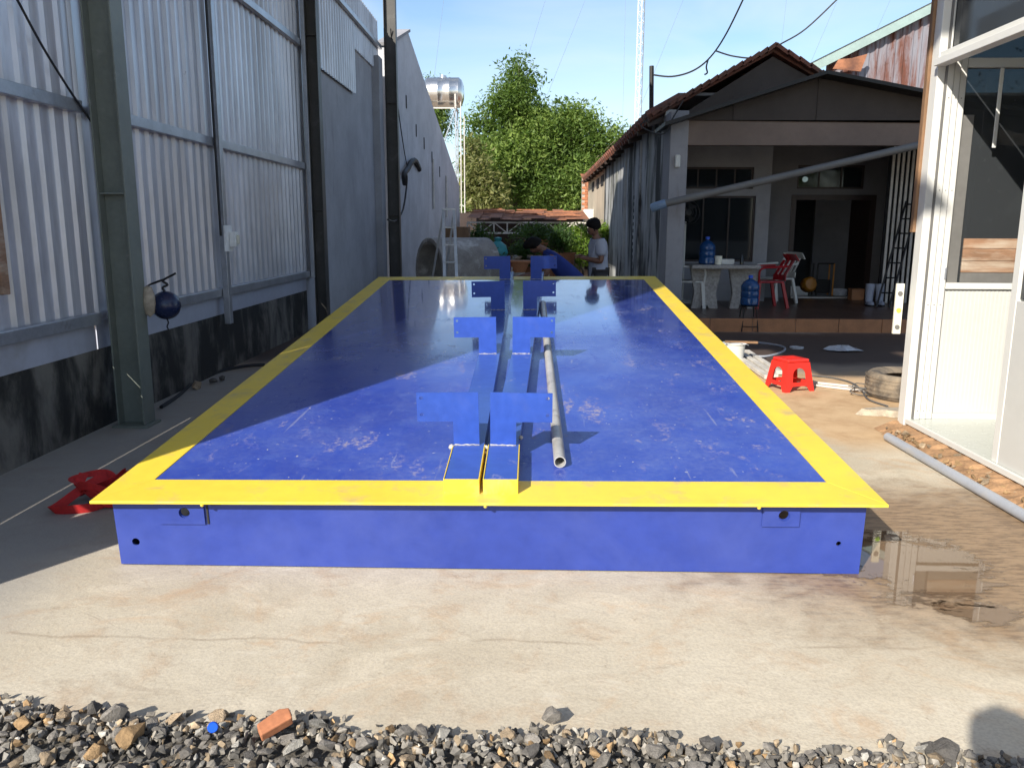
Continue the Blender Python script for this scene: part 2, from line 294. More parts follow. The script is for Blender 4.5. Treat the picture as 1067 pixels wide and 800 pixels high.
# ------------------------------------------------------------------ mesh helpers
class MB:
    def __init__(s): s.v = []; s.f = []; s.sm = False
    def add(s, vs, fs):
        o = len(s.v); s.v += [tuple(v) for v in vs]; s.f += [tuple(i+o for i in f) for f in fs]; return s
    def box(s, lo, hi, mtx=None):
        x0, y0, z0 = lo; x1, y1, z1 = hi
        vs = [Vector(q) for q in ((x0,y0,z0),(x1,y0,z0),(x1,y1,z0),(x0,y1,z0),(x0,y0,z1),(x1,y0,z1),(x1,y1,z1),(x0,y1,z1))]
        if mtx: vs = [mtx @ q for q in vs]
        return s.add(vs, [(0,3,2,1),(4,5,6,7),(0,1,5,4),(1,2,6,5),(2,3,7,6),(3,0,4,7)])
    def bar(s, a, b, wx, wz, upv=(0, 0, 1)):
        a = Vector(a); b = Vector(b); d = (b-a).normalized(); u = Vector(upv)
        if abs(d.dot(u)) > .95: u = Vector((1, 0, 0))
        sx = d.cross(u).normalized()*wx/2; sz = sx.cross(d).normalized()*wz/2
        vs = [a-sx-sz, a+sx-sz, a+sx+sz, a-sx+sz, b-sx-sz, b+sx-sz, b+sx+sz, b-sx+sz]
        return s.add(vs, [(0,1,2,3),(7,6,5,4),(0,4,5,1),(1,5,6,2),(2,6,7,3),(3,7,4,0)])
    def tube(s, pts, r, n=8, cap=True, closed=False):
        pts = [Vector(p) for p in pts]; k = len(pts); rs = r if isinstance(r, (list, tuple)) else [r]*k
        u = None; rings = []
        for i, p in enumerate(pts):
            d = (pts[min(i+1, k-1)]-pts[max(i-1, 0)]) if not closed else (pts[(i+1) % k]-pts[i-1])
            d.normalize()
            if u is None: u = d.orthogonal().normalized()
            u = (u - d*u.dot(d)).normalized(); w_ = d.cross(u)
            rings.append([p + (u*math.cos(t*2*math.pi/n)+w_*math.sin(t*2*math.pi/n))*rs[i] for t in range(n)])
        vs = [q for rg in rings for q in rg]; fs = []
        for i in range(k if closed else k-1):
            a = i*n; b = ((i+1) % k)*n
            for t in range(n): fs.append((a+t, a+(t+1) % n, b+(t+1) % n, b+t))
        if cap and not closed: fs.append(tuple(range(n-1, -1, -1))); fs.append(tuple(range((k-1)*n, k*n)))
        s.sm = True
        return s.add(vs, fs)
    def lathe(s, prof, n=20, mtx=None, closed=False):
        vs = []; fs = []
        for r, z in prof:
            for t in range(n):
                q = Vector((r*math.cos(t*2*math.pi/n), r*math.sin(t*2*math.pi/n), z)); vs.append(mtx @ q if mtx else q)
        k = len(prof)
        for i in range(k if closed else k-1):
            for t in range(n):
                b = (i+1) % k
                fs.append((i*n+t, i*n+(t+1) % n, b*n+(t+1) % n, b*n+t))
        s.sm = True
        return s.add(vs, fs)
    def prism(s, poly, d):                       # poly: 3D points; d: extrusion vector
        n = len(poly); d = Vector(d); a = [Vector(p) for p in poly]; b = [p+d for p in a]
        return s.add(a+b, [tuple(range(n-1, -1, -1)), tuple(range(n, 2*n))]+[(i, (i+1) % n, n+(i+1) % n, n+i) for i in range(n)])
    def ribbon(s, pts, wdt, nrm, th=.004):
        pts = [Vector(p) for p in pts]; k = len(pts); vs = []; fs = []
        for i, p in enumerate(pts):
            nn = Vector(nrm[i] if isinstance(nrm, list) else nrm).normalized()
            t = (pts[min(i+1, k-1)]-pts[max(i-1, 0)]).normalized(); bn = t.cross(nn).normalized()
            vs += [p-nn*wdt/2-bn*th, p+nn*wdt/2-bn*th, p+nn*wdt/2+bn*th, p-nn*wdt/2+bn*th]
        for i in range(k-1):
            a = i*4; b = a+4
            for j in range(4): fs.append((a+j, a+(j+1) % 4, b+(j+1) % 4, b+j))
        fs += [(3, 2, 1, 0), tuple(range((k-1)*4, k*4))]
        return s.add(vs, fs)
    def strap(s, pts, wdt, th, twist, flat=.5):
        pts = [Vector(p) for p in pts]; k = len(pts); vs = []; fs = []
        for i, p in enumerate(pts):
            t = (pts[min(i+1, k-1)]-pts[max(i-1, 0)]).normalized(); u = Vector((0, 0, 1)); u = (u-t*u.dot(t)).normalized(); b_ = t.cross(u)
            a = twist(i/(k-1)); w_ = u*math.cos(a)+b_*math.sin(a); n_ = t.cross(w_)
            q = p+Vector((0, 0, abs(w_.z)*wdt/2+.002))
            vs += [q-w_*wdt/2-n_*th, q+w_*wdt/2-n_*th, q+w_*wdt/2+n_*th, q-w_*wdt/2+n_*th]
        for i in range(k-1):
            for j in range(4): fs.append((i*4+j, i*4+(j+1) % 4, i*4+4+(j+1) % 4, i*4+4+j))
        fs += [(3, 2, 1, 0), tuple(range((k-1)*4, k*4))]
        return s.add(vs, fs)
    def build(s, name, m, parent=None, bevel=0, smooth=None):
        me = bpy.data.meshes.new(name); me.from_pydata(s.v, [], s.f); me.update()
        bm = bmesh.new(); bm.from_mesh(me); bmesh.ops.recalc_face_normals(bm, faces=bm.faces); bm.to_mesh(me); bm.free()
        if s.sm if smooth is None else smooth:
            me.polygons.foreach_set('use_smooth', [True]*len(me.polygons))
            me.set_sharp_from_angle(angle=R_(40))
        me.materials.append(M[m] if isinstance(m, str) else m)
        o = bpy.data.objects.new(name, me); COL.objects.link(o)
        if parent: o.parent = parent
        if bevel:
            b = o.modifiers.new('bevel', 'BEVEL'); b.width = bevel; b.segments = 2; b.limit_method = 'ANGLE'
        return o
def tag(o, label, cat, group=None, kind=None):
    if label: o['label'] = label
    if cat: o['category'] = cat
    if group: o['group'] = group
    if kind: o['kind'] = kind
    return o
def empty(name, loc, label, cat, group=None, rz=0):
    o = bpy.data.objects.new(name, None); COL.objects.link(o); o.location = loc; o.rotation_euler.z = rz; o.empty_display_size = .1
    return tag(o, label, cat, group)
def structure(o): o['kind'] = 'structure'; return o
def copy_tree(o, parent=None):
    c = o.copy(); COL.objects.link(c); c.parent = parent
    for ch in list(o.children): copy_tree(ch, c)
    return c
def holed_plate(outer, holes, th):
    """outer: 2D loop (x,z); holes: (x,z,r). Plate in the xz plane, thickness th along +y."""
    bm = bmesh.new()
    def loop(pts):
        vs = [bm.verts.new((p[0], 0, p[1])) for p in pts]
        for i in range(len(vs)): bm.edges.new((vs[i], vs[(i+1) % len(vs)]))
    loop(outer)
    for hx, hz, r in holes: loop([(hx+r*math.cos(a*math.pi/8), hz+r*math.sin(a*math.pi/8)) for a in range(16)])
    bmesh.ops.triangle_fill(bm, use_beauty=True, edges=bm.edges[:], normal=(0, -1, 0))
    r = bmesh.ops.extrude_face_region(bm, geom=bm.faces[:])
    for v in [g for g in r['geom'] if isinstance(g, bmesh.types.BMVert)]: v.co.y += th
    bmesh.ops.recalc_face_normals(bm, faces=bm.faces)
    return bm
def bm_obj(name, bm, m, parent=None):
    me = bpy.data.meshes.new(name); bm.to_mesh(me); bm.free(); me.materials.append(M[m])
    o = bpy.data.objects.new(name, me); COL.objects.link(o); o.parent = parent; return o
def catenary(a, b, sag, n=14):
    a = Vector(a); b = Vector(b)
    return [a.lerp(b, i/n) - Vector((0, 0, sag*4*(i/n)*(1-i/n))) for i in range(n+1)]
def smoothpath(pts, k=6):
    pts = [Vector(p) for p in pts]; o = []
    for i in range(len(pts)-1):
        p0 = pts[max(i-1, 0)]; p1 = pts[i]; p2 = pts[i+1]; p3 = pts[min(i+2, len(pts)-1)]
        for j in range(k):
            t = j/k; o.append(.5*((2*p1)+(p2-p0)*t+(2*p0-5*p1+4*p2-p3)*t*t+(3*p1-p0-3*p2+p3)*t**3))
    return o+[pts[-1]]

# ================================================================== GROUND
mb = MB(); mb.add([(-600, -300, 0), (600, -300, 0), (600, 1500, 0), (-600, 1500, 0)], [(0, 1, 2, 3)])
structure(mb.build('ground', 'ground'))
def blob(cx, cy, rx, ry, z, n, jag, seed):
    rnd = random.Random(seed); ph = [rnd.uniform(0, 6.28) for _ in range(5)]
    pts = []
    for i in range(n):
        a = i*2*math.pi/n; k = 1+sum(jag/(j+1)*math.sin((j+2)*a+ph[j]) for j in range(5))
        pts.append((cx+rx*k*math.cos(a), cy+ry*k*math.sin(a), z))
    return MB().add(pts, [tuple(range(n))])
for px, py, sx, sy in ((948, 588, .50, .56), (1022, 638, .24, .17)):
    g = G(px, py); o = MB().add([(-1, -1, 0), (1, -1, 0), (1, 1, 0), (-1, 1, 0)], [(0, 1, 2, 3)]).build('puddle', 'puddle'); o.location = (g.x, g.y, .004); o.scale = (sx, sy, 1); structure(o)

# ---- gravel
gb = MB(); n = 60; top = []
def edgeY(x):                                   # front edge of the concrete, wobbly
    return 2.165 - .05*(x+1.5) + .02*math.sin(x*7)+.012*math.sin(x*19+1)
xs = [-4+8*i/80 for i in range(81)]
gb.add([(x, edgeY(x)-.03, .004) for x in xs]+[(x, -2.5, .004) for x in xs], [(i+81, i+82, i+1, i) for i in range(80)])
M['gravelbed'] = mat('gravel_fines', (.11, .1, .085), .95, var=.4, scale=20, bump=1, bscale=60)
gravel = structure(gb.build('gravel_bed', 'gravelbed'))
def make_stone(seed, n=9):
    rnd = random.Random(seed); bm = bmesh.new()
    for _ in range(n+5):
        v = Vector((rnd.gauss(0, 1), rnd.gauss(0, 1), rnd.gauss(0, 1))).normalized()*rnd.uniform(.8, 1.1); bm.verts.new((v.x*1.0, v.y*.78, v.z*.6))
    r = bmesh.ops.convex_hull(bm, input=bm.verts[:]); bmesh.ops.delete(bm, geom=[e for e in r['geom_interior'] if isinstance(e, bmesh.types.BMVert)], context='VERTS')
    me = bpy.data.meshes.new('stone'); bm.to_mesh(me); bm.free(); return me
def stone_mat(name, c):
    s = NT(name); p = s.pos(); rn = s.new('ObjectInfo').outputs['Random']
    k = s.math('ADD', .55, s.math('MULTIPLY', rn, .9)); n = s.noise(p, 2.3, 7, .7)
    cc = s.mix(s.step(n, .3, .7), tuple(q*.7 for q in c), tuple(q*1.25 for q in c)); cc = s.mix(1.0, cc, k, 'MULTIPLY')
    s.set('Base Color', cc); s.set('Roughness', .85); s.bump(s.noise(p, 7, 6, .7), .5, .1); return s.m
SM = [stone_mat('grey_stone', (.23, .21, .185)), stone_mat('dark_stone', (.13, .12, .11)), stone_mat('tan_stone', (.33, .25, .165)), stone_mat('pale_stone', (.36, .34, .3)), stone_mat('ochre_stone', (.34, .22, .11))]
SMESH = {}
for mi in range(5):
    for k in range(6):
        me = make_stone(100+k+mi*7); me.materials.append(SM[mi]); SMESH[mi, k] = me
def put_stone(x, y, s, z, mi=None, name='stone', parent=gravel, flat=1):
    mi = random.choices(range(5), (40, 24, 17, 12, 7))[0] if mi is None else mi
    o = bpy.data.objects.new(name, SMESH[mi, random.randrange(6)]); COL.objects.link(o)
    o.location = (x, y, z); o.rotation_euler = (random.uniform(-.5, .5), random.uniform(-.5, .5), random.uniform(0, 6.28)); o.scale = (s, s*random.uniform(.75, 1.1), s*random.uniform(.75, 1.15))
    if parent: o.parent = parent
    return o
cnt = 0; pts = []; tries = 0
while cnt < 296 and tries < 60000:
    tries += 1
    x = random.uniform(-1.75, 1.75); y = edgeY(x)-random.uniform(-.012, .26)
    if y < 1.74: continue
    s = random.choice((.018, .02, .022, .025, .028, .033)) if cnt < 200 else random.choice((.015, .017, .019))
    if any((x-a)**2+(y-b)**2 < (.78*(s+c))**2 for a, b, c in pts): continue
    pts.append((x, y, s)); put_stone(x, y, s, s*.6+.012+random.uniform(0, .008)); cnt += 1
# the smaller stones between and behind, one mesh
base = [make_stone(900+i, 6) for i in range(8)]
bv = [[Vector(v.co) for v in me.vertices] for me in base]; bf = [[tuple(p.vertices) for p in me.polygons] for me in base]
V = []; F = []; MI = []
for i in range(10000):
    x = random.uniform(-3.2, 3.2); y = edgeY(x)-.01-abs(random.random())**1.9*1.5
    if random.random() < .05: y = edgeY(x)+random.uniform(0, .06)
    s = random.uniform(.009, .021); k = random.randrange(8); q = Quaternion((random.random()-.5, random.random()-.5, random.random()-.5, random.random()-.5)).normalized()
    o0 = len(V); z = .004+s*.5+random.uniform(0, .022)*(y < edgeY(x)-.02)
    V += [tuple(q @ v*s+Vector((x, y, z))) for v in bv[k]]; F += [tuple(j+o0 for j in f) for f in bf[k]]; MI += [random.choices(range(5), (38, 28, 16, 12, 6))[0]]*len(bf[k])
me = bpy.data.meshes.new('gravel_fill'); me.from_pydata(V, [], F); me.polygons.foreach_set('material_index', MI)
def stuff_stone(name, c):
    s = NT(name); rn = s.new('NewGeometry').outputs['Random Per Island']; k = s.math('ADD', .5, rn)
    cc = s.mix(1.0, s.mix(s.step(s.noise(s.pos(True), 60, 5), .3, .7), tuple(q*.75 for q in c), tuple(q*1.2 for q in c)), k, 'MULTIPLY'); s.set('Base Color', cc); s.set('Roughness', .85); return s.m
for nm, c in (('fill_grey', (.23, .21, .18)), ('fill_dark', (.13, .12, .105)), ('fill_tan', (.3, .23, .15)), ('fill_pale', (.36, .34, .3)), ('fill_ochre', (.34, .22, .11))): me.materials.append(stuff_stone(nm, c))
o = bpy.data.objects.new('gravel_fill', me); COL.objects.link(o); o.parent = gravel; o['kind'] = 'stuff'
def rock(px, py, s, mi, label, zz=None):
    g = G(px, py, s*.55+.012); o = put_stone(g.x, g.y, s, s*.55+.012, mi, 'rock', None); return tag(o, label, 'rock')
rock(136, 766, .052, 4, 'large ochre brown rock on the gravel left of the orange brick shard')
rock(98, 782, .042, 4, 'ochre rock at the bottom edge left of the largest brown rock')
rock(68, 741, .026, 2, 'small reddish brown crumbled lump lying apart on the concrete edge')
rock(30, 788, .045, 3, 'pale grey rock in the bottom left corner of the gravel')
rock(118, 745, .046, 0, 'flat dark grey slab stone above the large ochre rock')
rock(988, 782, .05, 1, 'dark flat rock at gravel edge nearest the photographer shadow')
rock(966, 780, .036, 1, 'dark angular rock just left of the flat one by the shadow')
rock(575, 745, .04, 0, 'grey stone lying by itself on the concrete above the gravel')
g = G(286, 754, .055); sh = MB().prism([(-.05, -.022, 0), (.045, -.026, 0), (.055, .01, 0), (.03, .026, 0), (-.042, .02, 0)], (0, 0, .03)).build('brick_shard', 'brick', None, .004)
sh.location = (g.x, g.y, .045); sh.rotation_euler = (.25, -.2, .75); tag(sh, 'orange brick shard lying on the gravel', 'brick shard')
M['bluecap'] = mat('blue_cap_plastic', (.01, .10, .65), .35)
g = G(222, 757, .05); c = MB().lathe([(.0, .018), (.016, .018), (.019, .014), (.019, 0), (.016, 0), (.016, .013), (0, .013)], 16).build('bottle_cap', 'bluecap')
c.location = (g.x, g.y, .05); c.scale = (.8, .8, .8); c.rotation_euler = (1.1, .3, .2); tag(c, 'bright blue plastic bottle cap on the gravel', 'bottle cap')

# ================================================================== WEIGHBRIDGE DECK
DO = Vector((-1.8438, 3.198, .3194)); tl, ct = .0805, -.0077
ux = Vector((math.cos(ct), 0, -math.sin(ct))); uy = Vector((0, math.cos(tl), math.sin(tl))); un = ux.cross(uy).normalized(); uy = un.cross(ux)
DM = Matrix((ux, uy, un)).transposed().to_4x4(); DM.translation = DO
W, LL, b, bs, sk = 3.3, 6.614, .242, .166, .062
deck = bpy.data.objects.new('weighbridge_deck', None); COL.objects.link(deck); deck.matrix_world = DM; deck.empty_display_size = .2
tag(deck, 'blue steel weighbridge deck with yellow border and central bracket rails', 'weighbridge')
def D(x, y, z=0): return DM @ Vector((x, y, z))
MB().box((bs+.002, b+.002, -.012), (W-bs-.002, LL-b-.002, -.003)).build('deck_plate', 'deck', deck)
T = -.012
def strip(poly): return MB().prism([(x, y, T) for x, y in poly], (0, 0, .012)).build('border_strip', 'yellow', deck, .0015)
g_ = .0004
strip([(0, 0), (W, 0), (W-bs, b), (bs, b)])
strip([(0, LL), (bs, LL-b), (W-bs, LL-b), (W, LL)])
strip([(0, g_), (bs, b+g_), (bs, LL-b-g_), (0, LL-g_)])
strip([(W, g_), (W, LL-g_), (W-bs, LL-b-g_), (W-bs, b+g_)])
def zb(x): return -(.3194+.0077*x+.0805*sk)+.004
holes = [(.14, -.215, .017), (.37, -.075, .021), (W-.40, -.075, .021), (W-.16, -.205, .011)]
bm = holed_plate([(sk, zb(sk)), (W-sk, zb(W-sk)), (W-sk, T-.0005), (sk, T-.0005)], holes, .008)
bmesh.ops.translate(bm, verts=bm.verts, vec=(0, sk, 0)); bm_obj('front_skirt', bm, 'skirt', deck)
for (x0, x1) in ((sk, sk+.008), (W-sk-.008, W-sk)):
    MB().box((x0, sk+.0085, -.325), (x1, LL-sk, T-.0005)).build('side_skirt', 'skirt', deck)
MB().box((sk+.0085, LL-sk-.008, -.325), (W-sk-.0085, LL-sk, T-.0005)).build('rear_skirt', 'skirt', deck)
for y in (1.7, 3.3, 4.9): MB().box((sk+.01, y-.05, -.3), (W-sk-.01, y+.05, T-.001)).build('cross_beam', 'skirt', deck)
for hx, hz, x0, x1, z0 in ((.37, -.075, .26, .455, -.128), (W-.40, -.075, W-.49, W-.335, -.125)):
    bm = holed_plate([(x0, z0), (x1, z0), (x1, T-.012), (x0, T-.012)], [(hx, hz, .024)], .007)
    bmesh.ops.translate(bm, verts=bm.verts, vec=(0, sk-.0085, 0)); bm_obj('lug_plate', bm, 'skirt', deck)
MB().box((.463, sk-.004, -.128), (.471, sk-.0005, T-.012)).build('lug_edge', 'dark', deck)
for x in (.47, 1.655, W-.52):                      # paint drips under the border
    MB().lathe([(0, -.012), (.007, -.008), (.009, 0), (.006, .004), (0, .004)], 10, Matrix.Translation((x, .012, T-.004))).build('paint_drip', 'yellow', deck)
MB().box((.50, .02, -.024), (.545, .058, T-.0005)).build('bracket_tab', 'dark', deck)
# rails
for x0, x1 in ((1.478, 1.622), (1.645, 1.785)):
    sk_ = .032*(LL-.6) if x0 > 1.63 else 0
    rl = MB().prism([(x0, .1, -.002), (x1, .1, -.002), (x1, .5, -.002), (x1+sk_, LL-.06, -.002), (x0+sk_, LL-.06, -.002), (x0, .5, -.002)], (0, 0, .068)).build('rail', 'rail', deck, .002)
    MB().box((x0-.002, .094, -.001), (x1+.002, .0995, .0655)).build('rail_end', 'yellow', rl)
    MB().box((x0-.004, .096, .0005), (x0-.0005, .52, .069)).build('rail_edge', 'yellow', rl)
    MB().box((x1+.0005, .096, .0005), (x1+.004, .52, .069)).build('rail_edge', 'yellow', rl)
def bracket(x_in, side, y, rr):
    hgt, aw, pw, ah = .255, .29, .122, .14
    pts = [(0, 0), (pw, 0), (pw, hgt-ah), (aw, hgt-ah), (aw, hgt), (0, hgt)]
    hs = [(aw-.022, hgt-.025, .0085), (aw-.022, hgt-ah+.035, .0085)]
    if side < 0: pts = [(-x, z) for x, z in pts][::-1]; hs = [(-x, z, r) for x, z, r in hs]
    bm = holed_plate(pts, hs, .009); o = bm_obj('bracket', bm, 'blue', deck)
    o.location = (x_in, y, .067); o.rotation_euler = (rr.uniform(-.05, .02), rr.uniform(-.012, .012), rr.uniform(-.04, .04))
    # weld bead, an uneven run of paint-flecked weld
    wb = MB(); k = 13; x0 = 0 if side > 0 else -pw
    path = [(x0+pw*i/k, -.004+rr.uniform(-.002, .002), rr.uniform(0, .003)) for i in range(k+1)]
    wb.tube(path, [rr.uniform(.0012, .004) for _ in path], 6); wb.build('weld_bead', 'weld', o)
rr = random.Random(4)
for y in (.52, 2.37, 4.05, 5.93):
    bracket(1.60, -1, y, rr); bracket(1.65+.032*max(0, y-.5), 1, y, rr)
for x, y, z, s in ((1.470, .50, .062, .016), (1.633, .50, .06, .013), (1.793, .60, .075, .012), (1.633, .47, .045, .01)):
    MB().lathe([(0, -s), (s*.7, -s*.6), (s, 0), (s*.65, s*.7), (0, s)], 9, Matrix.Translation((x, y, z))).build('weld_spatter', 'weld', deck)
for x in (1.60, 1.90): MB().box((x-.005, LL-.08, .067), (x+.005, LL-.06, .12)).build('rear_pin', 'trim', deck)
# loose pipe on the deck
pp = [(1.975, .404), (1.955, 2.35), (1.945, 4.6)]
a = Vector((*pp[0], .026)); c2 = Vector((*pp[2], .026)); tb = MB()
ax = [a.lerp(c2, i/8) for i in range(9)]
tb.tube(ax, .028, 16, cap=False); tb.tube(ax, .0235, 16, cap=False)
dirv = (c2-a).normalized(); u = dirv.orthogonal().normalized(); w2 = dirv.cross(u)
for e_ in (a, c2):
    ring = [e_+(u*math.cos(t*math.pi/8)+w2*math.sin(t*math.pi/8))*r for r in (.028, .0235) for t in range(16)]
    tb.add(ring, [(t, (t+1) % 16, 16+(t+1) % 16, 16+t) for t in range(16)])
pipe = tb.build('steel_pipe', 'pipe'); pipe.matrix_world = DM; tag(pipe, 'long grey steel pipe lying on the blue deck beside the rails', 'pipe')
# rear blocks carrying the raised end of the deck
for x, wd in ((.35, 'left'), (W-.35, 'right')):
    q = D(x, LL-.35, -.325); e = empty('block_stack', (q.x, q.y, 0), 'cement block stack under the raised rear %s end of the blue deck' % wd, 'blocks', 'block stacks under the deck')
    for k in range(3): MB().box((-.2, -.1, k*q.z/3), (.2, .1, (k+1)*q.z/3-.002)).build('block', 'cement_block', e, .004)

# ================================================================== LEFT SHED
WX = -3.15
cols = [5.79, 11.35, 17.3]
def column(y, label, top=6.3, x1=-2.82, x0=-3.02, m='colgreen', fl=.17):
    e = empty('steel_column', ((x0+x1)/2, y, 0), label, 'column', 'steel columns along the shed wall')
    cx = (x0+x1)/2; t = .012
    def B(n, lo, hi): MB().box((lo[0]-cx, lo[1]-y, lo[2]), (hi[0]-cx, hi[1]-y, hi[2])).build(n, m, e, .002)
    B('web', (x0+t, y-.006, .02), (x1-t, y+.006, top))
    B('flange', (x0, y-fl/2, .02), (x0+t, y+fl/2, top)); B('flange', (x1-t, y-fl/2, .02), (x1, y+fl/2, top))
    B('base_plate', (x0-.03, y-fl/2-.03, 0), (x1+.03, y+fl/2+.03, .018))
    for z in (1.66, 3.9):
        B('stiffener', (x0+t+.001, y-fl/2+.01, z), (x1-t-.001, y-.007, z+.012))
    return e
column(5.79, 'green painted steel column nearest the camera, beside the hanging navy ball')
column(11.35, 'dark steel column between the corrugated sheets and the grey rendered wall', x0=-3.02, x1=-2.86, m='coldark')
column(17.3, 'farthest dark steel column, at the start of the pale far wall', x0=-3.02, x1=-2.78, m='coldark')
column(2.12, 'steel column beside the photographer at the open end of the shed wall')
shed = empty('shed_wall', (WX, 1.5, 0), 'grey corrugated sheet metal wall on galvanised girts along the left', 'wall')
def part(mbv, n, m, e, **k):
    o = mbv.build(n, m, e, **k); l = e.location
    o.matrix_parent_inverse = Matrix.Translation(-l); return o
def corr(y0, y1, z0, z1, x, pitch=.165, dep=.026):
    mb = MB(); prof = []; y = y0
    while y < y1-.001:
        for dy, dx in ((0, 0), (.085, 0), (.105, dep), (.14, dep), (.16, 0)):
            if y+dy <= y1: prof.append((y+dy, x+dx))
        y += pitch
    prof.append((y1, x))
    n = len(prof)
    for z in (z0, z1): mb.v += [(q, p, z) for p, q in prof]
    mb.f = [(i, i+1, n+i+1, n+i) for i in range(n-1)]
    return mb
y = 1.81; k = 0
edges = []
while y < 11.1:
    w_ = .69 if k == 0 else 1.155
    z1 = 6.3
    part(corr(y, y+w_-.006, .74, z1, WX+(.003 if k % 2 else 0), .163+.004*(k % 3), .022+.003*(k % 3)), 'sheet', 'galv', shed)
    edges.append((y, y+w_)); y += w_
    if k == 0: part(corr(y-.01, y+.065, 1.0, 6.3, WX), 'sheet', 'galv', shed); y += .055                      # open slit that lets a sliver of sun through
    k += 1
part(corr(11.62, 14.9, 3.72, 5.45, WX), 'sheet', 'galv', shed); part(corr(14.9, 17.2, 4.5, 5.45, WX-.01), 'sheet', 'galv', shed)
for z in (.80, 2.235, 3.8, 4.95):
    segs = [(1.85, 5.70), (5.88, 11.26), (11.44, 17.2)] if z > 3 else [(1.85, 5.70), (5.88, 11.26)]
    if z == 3.8: segs[2] = (11.44, 11.9)
    for y0, y1 in segs:
        mb = MB(); mb.box((-3.118, y0, z-.04), (-3.06, y1, z+.04)); part(mb, 'girt', 'steelsec', shed, bevel=.004)
for y0, y1 in ((1.81, 3.6), (3.605, 5.7), (5.72, 9.1), (9.105, 11.2)):
    mb = MB(); mb.box((-3.128, y0, .575), (-3.12, y1, .775)); part(mb, 'flashing', 'flash', shed)
mb = MB(); mb.box((-3.055, 7.98, .49), (-2.995, 8.06, 6.3)); part(mb, 'post', 'steelsec', shed, bevel=.004)
mb = MB(); mb.box((-3.05, 11.5, .62), (-3.0, 11.56, 6.3)); mb.box((-3.05, 11.64, .8), (-3.0, 11.68, 6.3)); part(mb, 'post', 'steelsec', shed, bevel=.004)
mb = MB(); mb.box((-3.05, 11.2, .75), (-3.0, 11.24, 6.3)); part(mb, 'post', 'steelsec', shed, bevel=.004)
# added canopy, out of the picture, sections cut to shade yard and house
can = empty('shade_canopy', (-3.1, 1.4, 6.3), 'unseen canopy roof added above the yard to cast its shade', 'roof')
def roofslab(x0, x1, y0, y1, z):
    mb = MB(); mb.box((x0, y0, z), (x1, y1, z+.05)); part(mb, 'roof_sheet', 'galv', can)
roofslab(-3.22, -2.79, .6, 17.3, 6.36); roofslab(-2.78, -1.41, -1.17, 15, 6.36); roofslab(-1.40, -.2, .5, 13.6, 6.36); roofslab(-.19, 3.4, 2.6, 10.2, 6.36)
for yy in (2.12, 5.79, 11.35): mb = MB(); mb.box((-2.9, yy-.06, 6.16), (3.2 if 3 < yy < 8 else -1.3, yy+.06, 6.35)); part(mb, 'rafter', 'colgreen', can)
# low masonry plinth
pl = MB().box((-3.32, 1.78, 0), (-3.131, 11.25, .572)).build('plinth_wall', 'plinth'); tag(pl, 'low black-stained masonry plinth under the corrugated wall', 'wall')
gw = MB().box((-3.36, 11.27, 0), (-3.19, 17.2, 4.62)).build('rendered_wall', 'greywall'); tag(gw, 'grey cement rendered wall between the two farther steel columns', 'wall')
gw2 = MB().box((-3.188, 16.75, 0), (-3.05, 17.15, 4.72)).build('wall_pier', 'greywall', gw)
# far gable wall
def P(y): return -3.0+(y-17.3)*.055
prof = [(17.45, 0), (17.45, 5.0), (19.6, 5.75), (27.5, 2.75), (27.5, 0)]
mb = MB(); a_ = [Vector((P(y), y, z)) for y, z in prof]; mb.prism(a_, (-.2, 0, 0))
fw_ = mb.build('gable_wall', 'palewall'); tag(fw_, 'tall pale grey gable wall sloping down towards the water tank', 'wall')
cap = MB().bar((P(17.4)-.1, 17.4, 5.06), (P(19.6)-.1, 19.6, 5.80), .3, .06); cap.build('coping', 'pillar', fw_)
for y0, z0 in ((19.2, 4.2), (20.3, 3.7), (21.3, 3.5), (22.4, 3.25), (23.6, 2.95)):
    MB().box((P(y0)+.001, y0-.05, z0-.14), (P(y0)+.012, y0+.05, z0+.14)).build('vent_slot', 'dark', fw_)
for y0, z0, l in ((22.4, 3.2, 1.3), (24.6, 2.9, 1.2)):
    MB().tube([(P(y0)+.03, y0, z0), (P(y0)+.03, y0, z0-l)], .03, 8).build('drain_pipe', 'trim', fw_)
def wire(name, pts, r, label, cat='cable', m='black', k=6, group=None):
    return tag(MB().tube(smoothpath(pts, k), r, 6).build(name, m), label, cat, group)
q = [AX(x, y, -2.93) for x, y in ((404, 0), (408, 40), (417, 130), (424, 178), (437, 168), (441, 145), (436, 110))]
wire('cable', [AX(x, y, -2.88) for x, y in ((407, 30), (412, 90), (420, 150), (425, 178))], .012, 'thin black cable running down the pale gable wall')
wire('cable', [AX(x, y, -2.84) for x, y in ((404, 229), (412, 230), (420, 218), (424, 190), (423, 178))], .02, 'black cable looping from the far column to the coil on the pale wall')
wire('cable_coil', [AX(x, y, -2.80) for x, y in ((422, 192), (421, 182), (425, 176), (428, 170), (432, 167), (435, 172), (437, 177))], .06, 'bunch of thick black cable hanging on the pale gable wall', 'cable')
wire('cable', [AX(x, y, -3.05) for x, y in ((18, 0), (45, 50), (75, 98), (96, 128))], .008, 'black cable slanting down to the first steel column', k=4)
wire('cable', [(-3.02, 7.93, z) for z in (6.2, 4.2, 3.0, 2.0, 1.35)], .012, 'dark cable running down the post above the switch box', k=3)
# switch box
sb = empty('switch_box', (-2.99, 8.02, 1.2), 'white electrical switch box fixed to the galvanised post', 'switch box')
MB().box((-.004, -.09, -.0), (.015, .09, .25)).build('back_plate', 'bluebox', sb, .003)
MB().box((.0155, .0, .04), (.08, .085, .19)).build('box_body', 'bluebox', sb, .008); MB().box((.0805, .02, .07), (.1, .065, .16)).build('socket', 'levelbody', sb, .006)
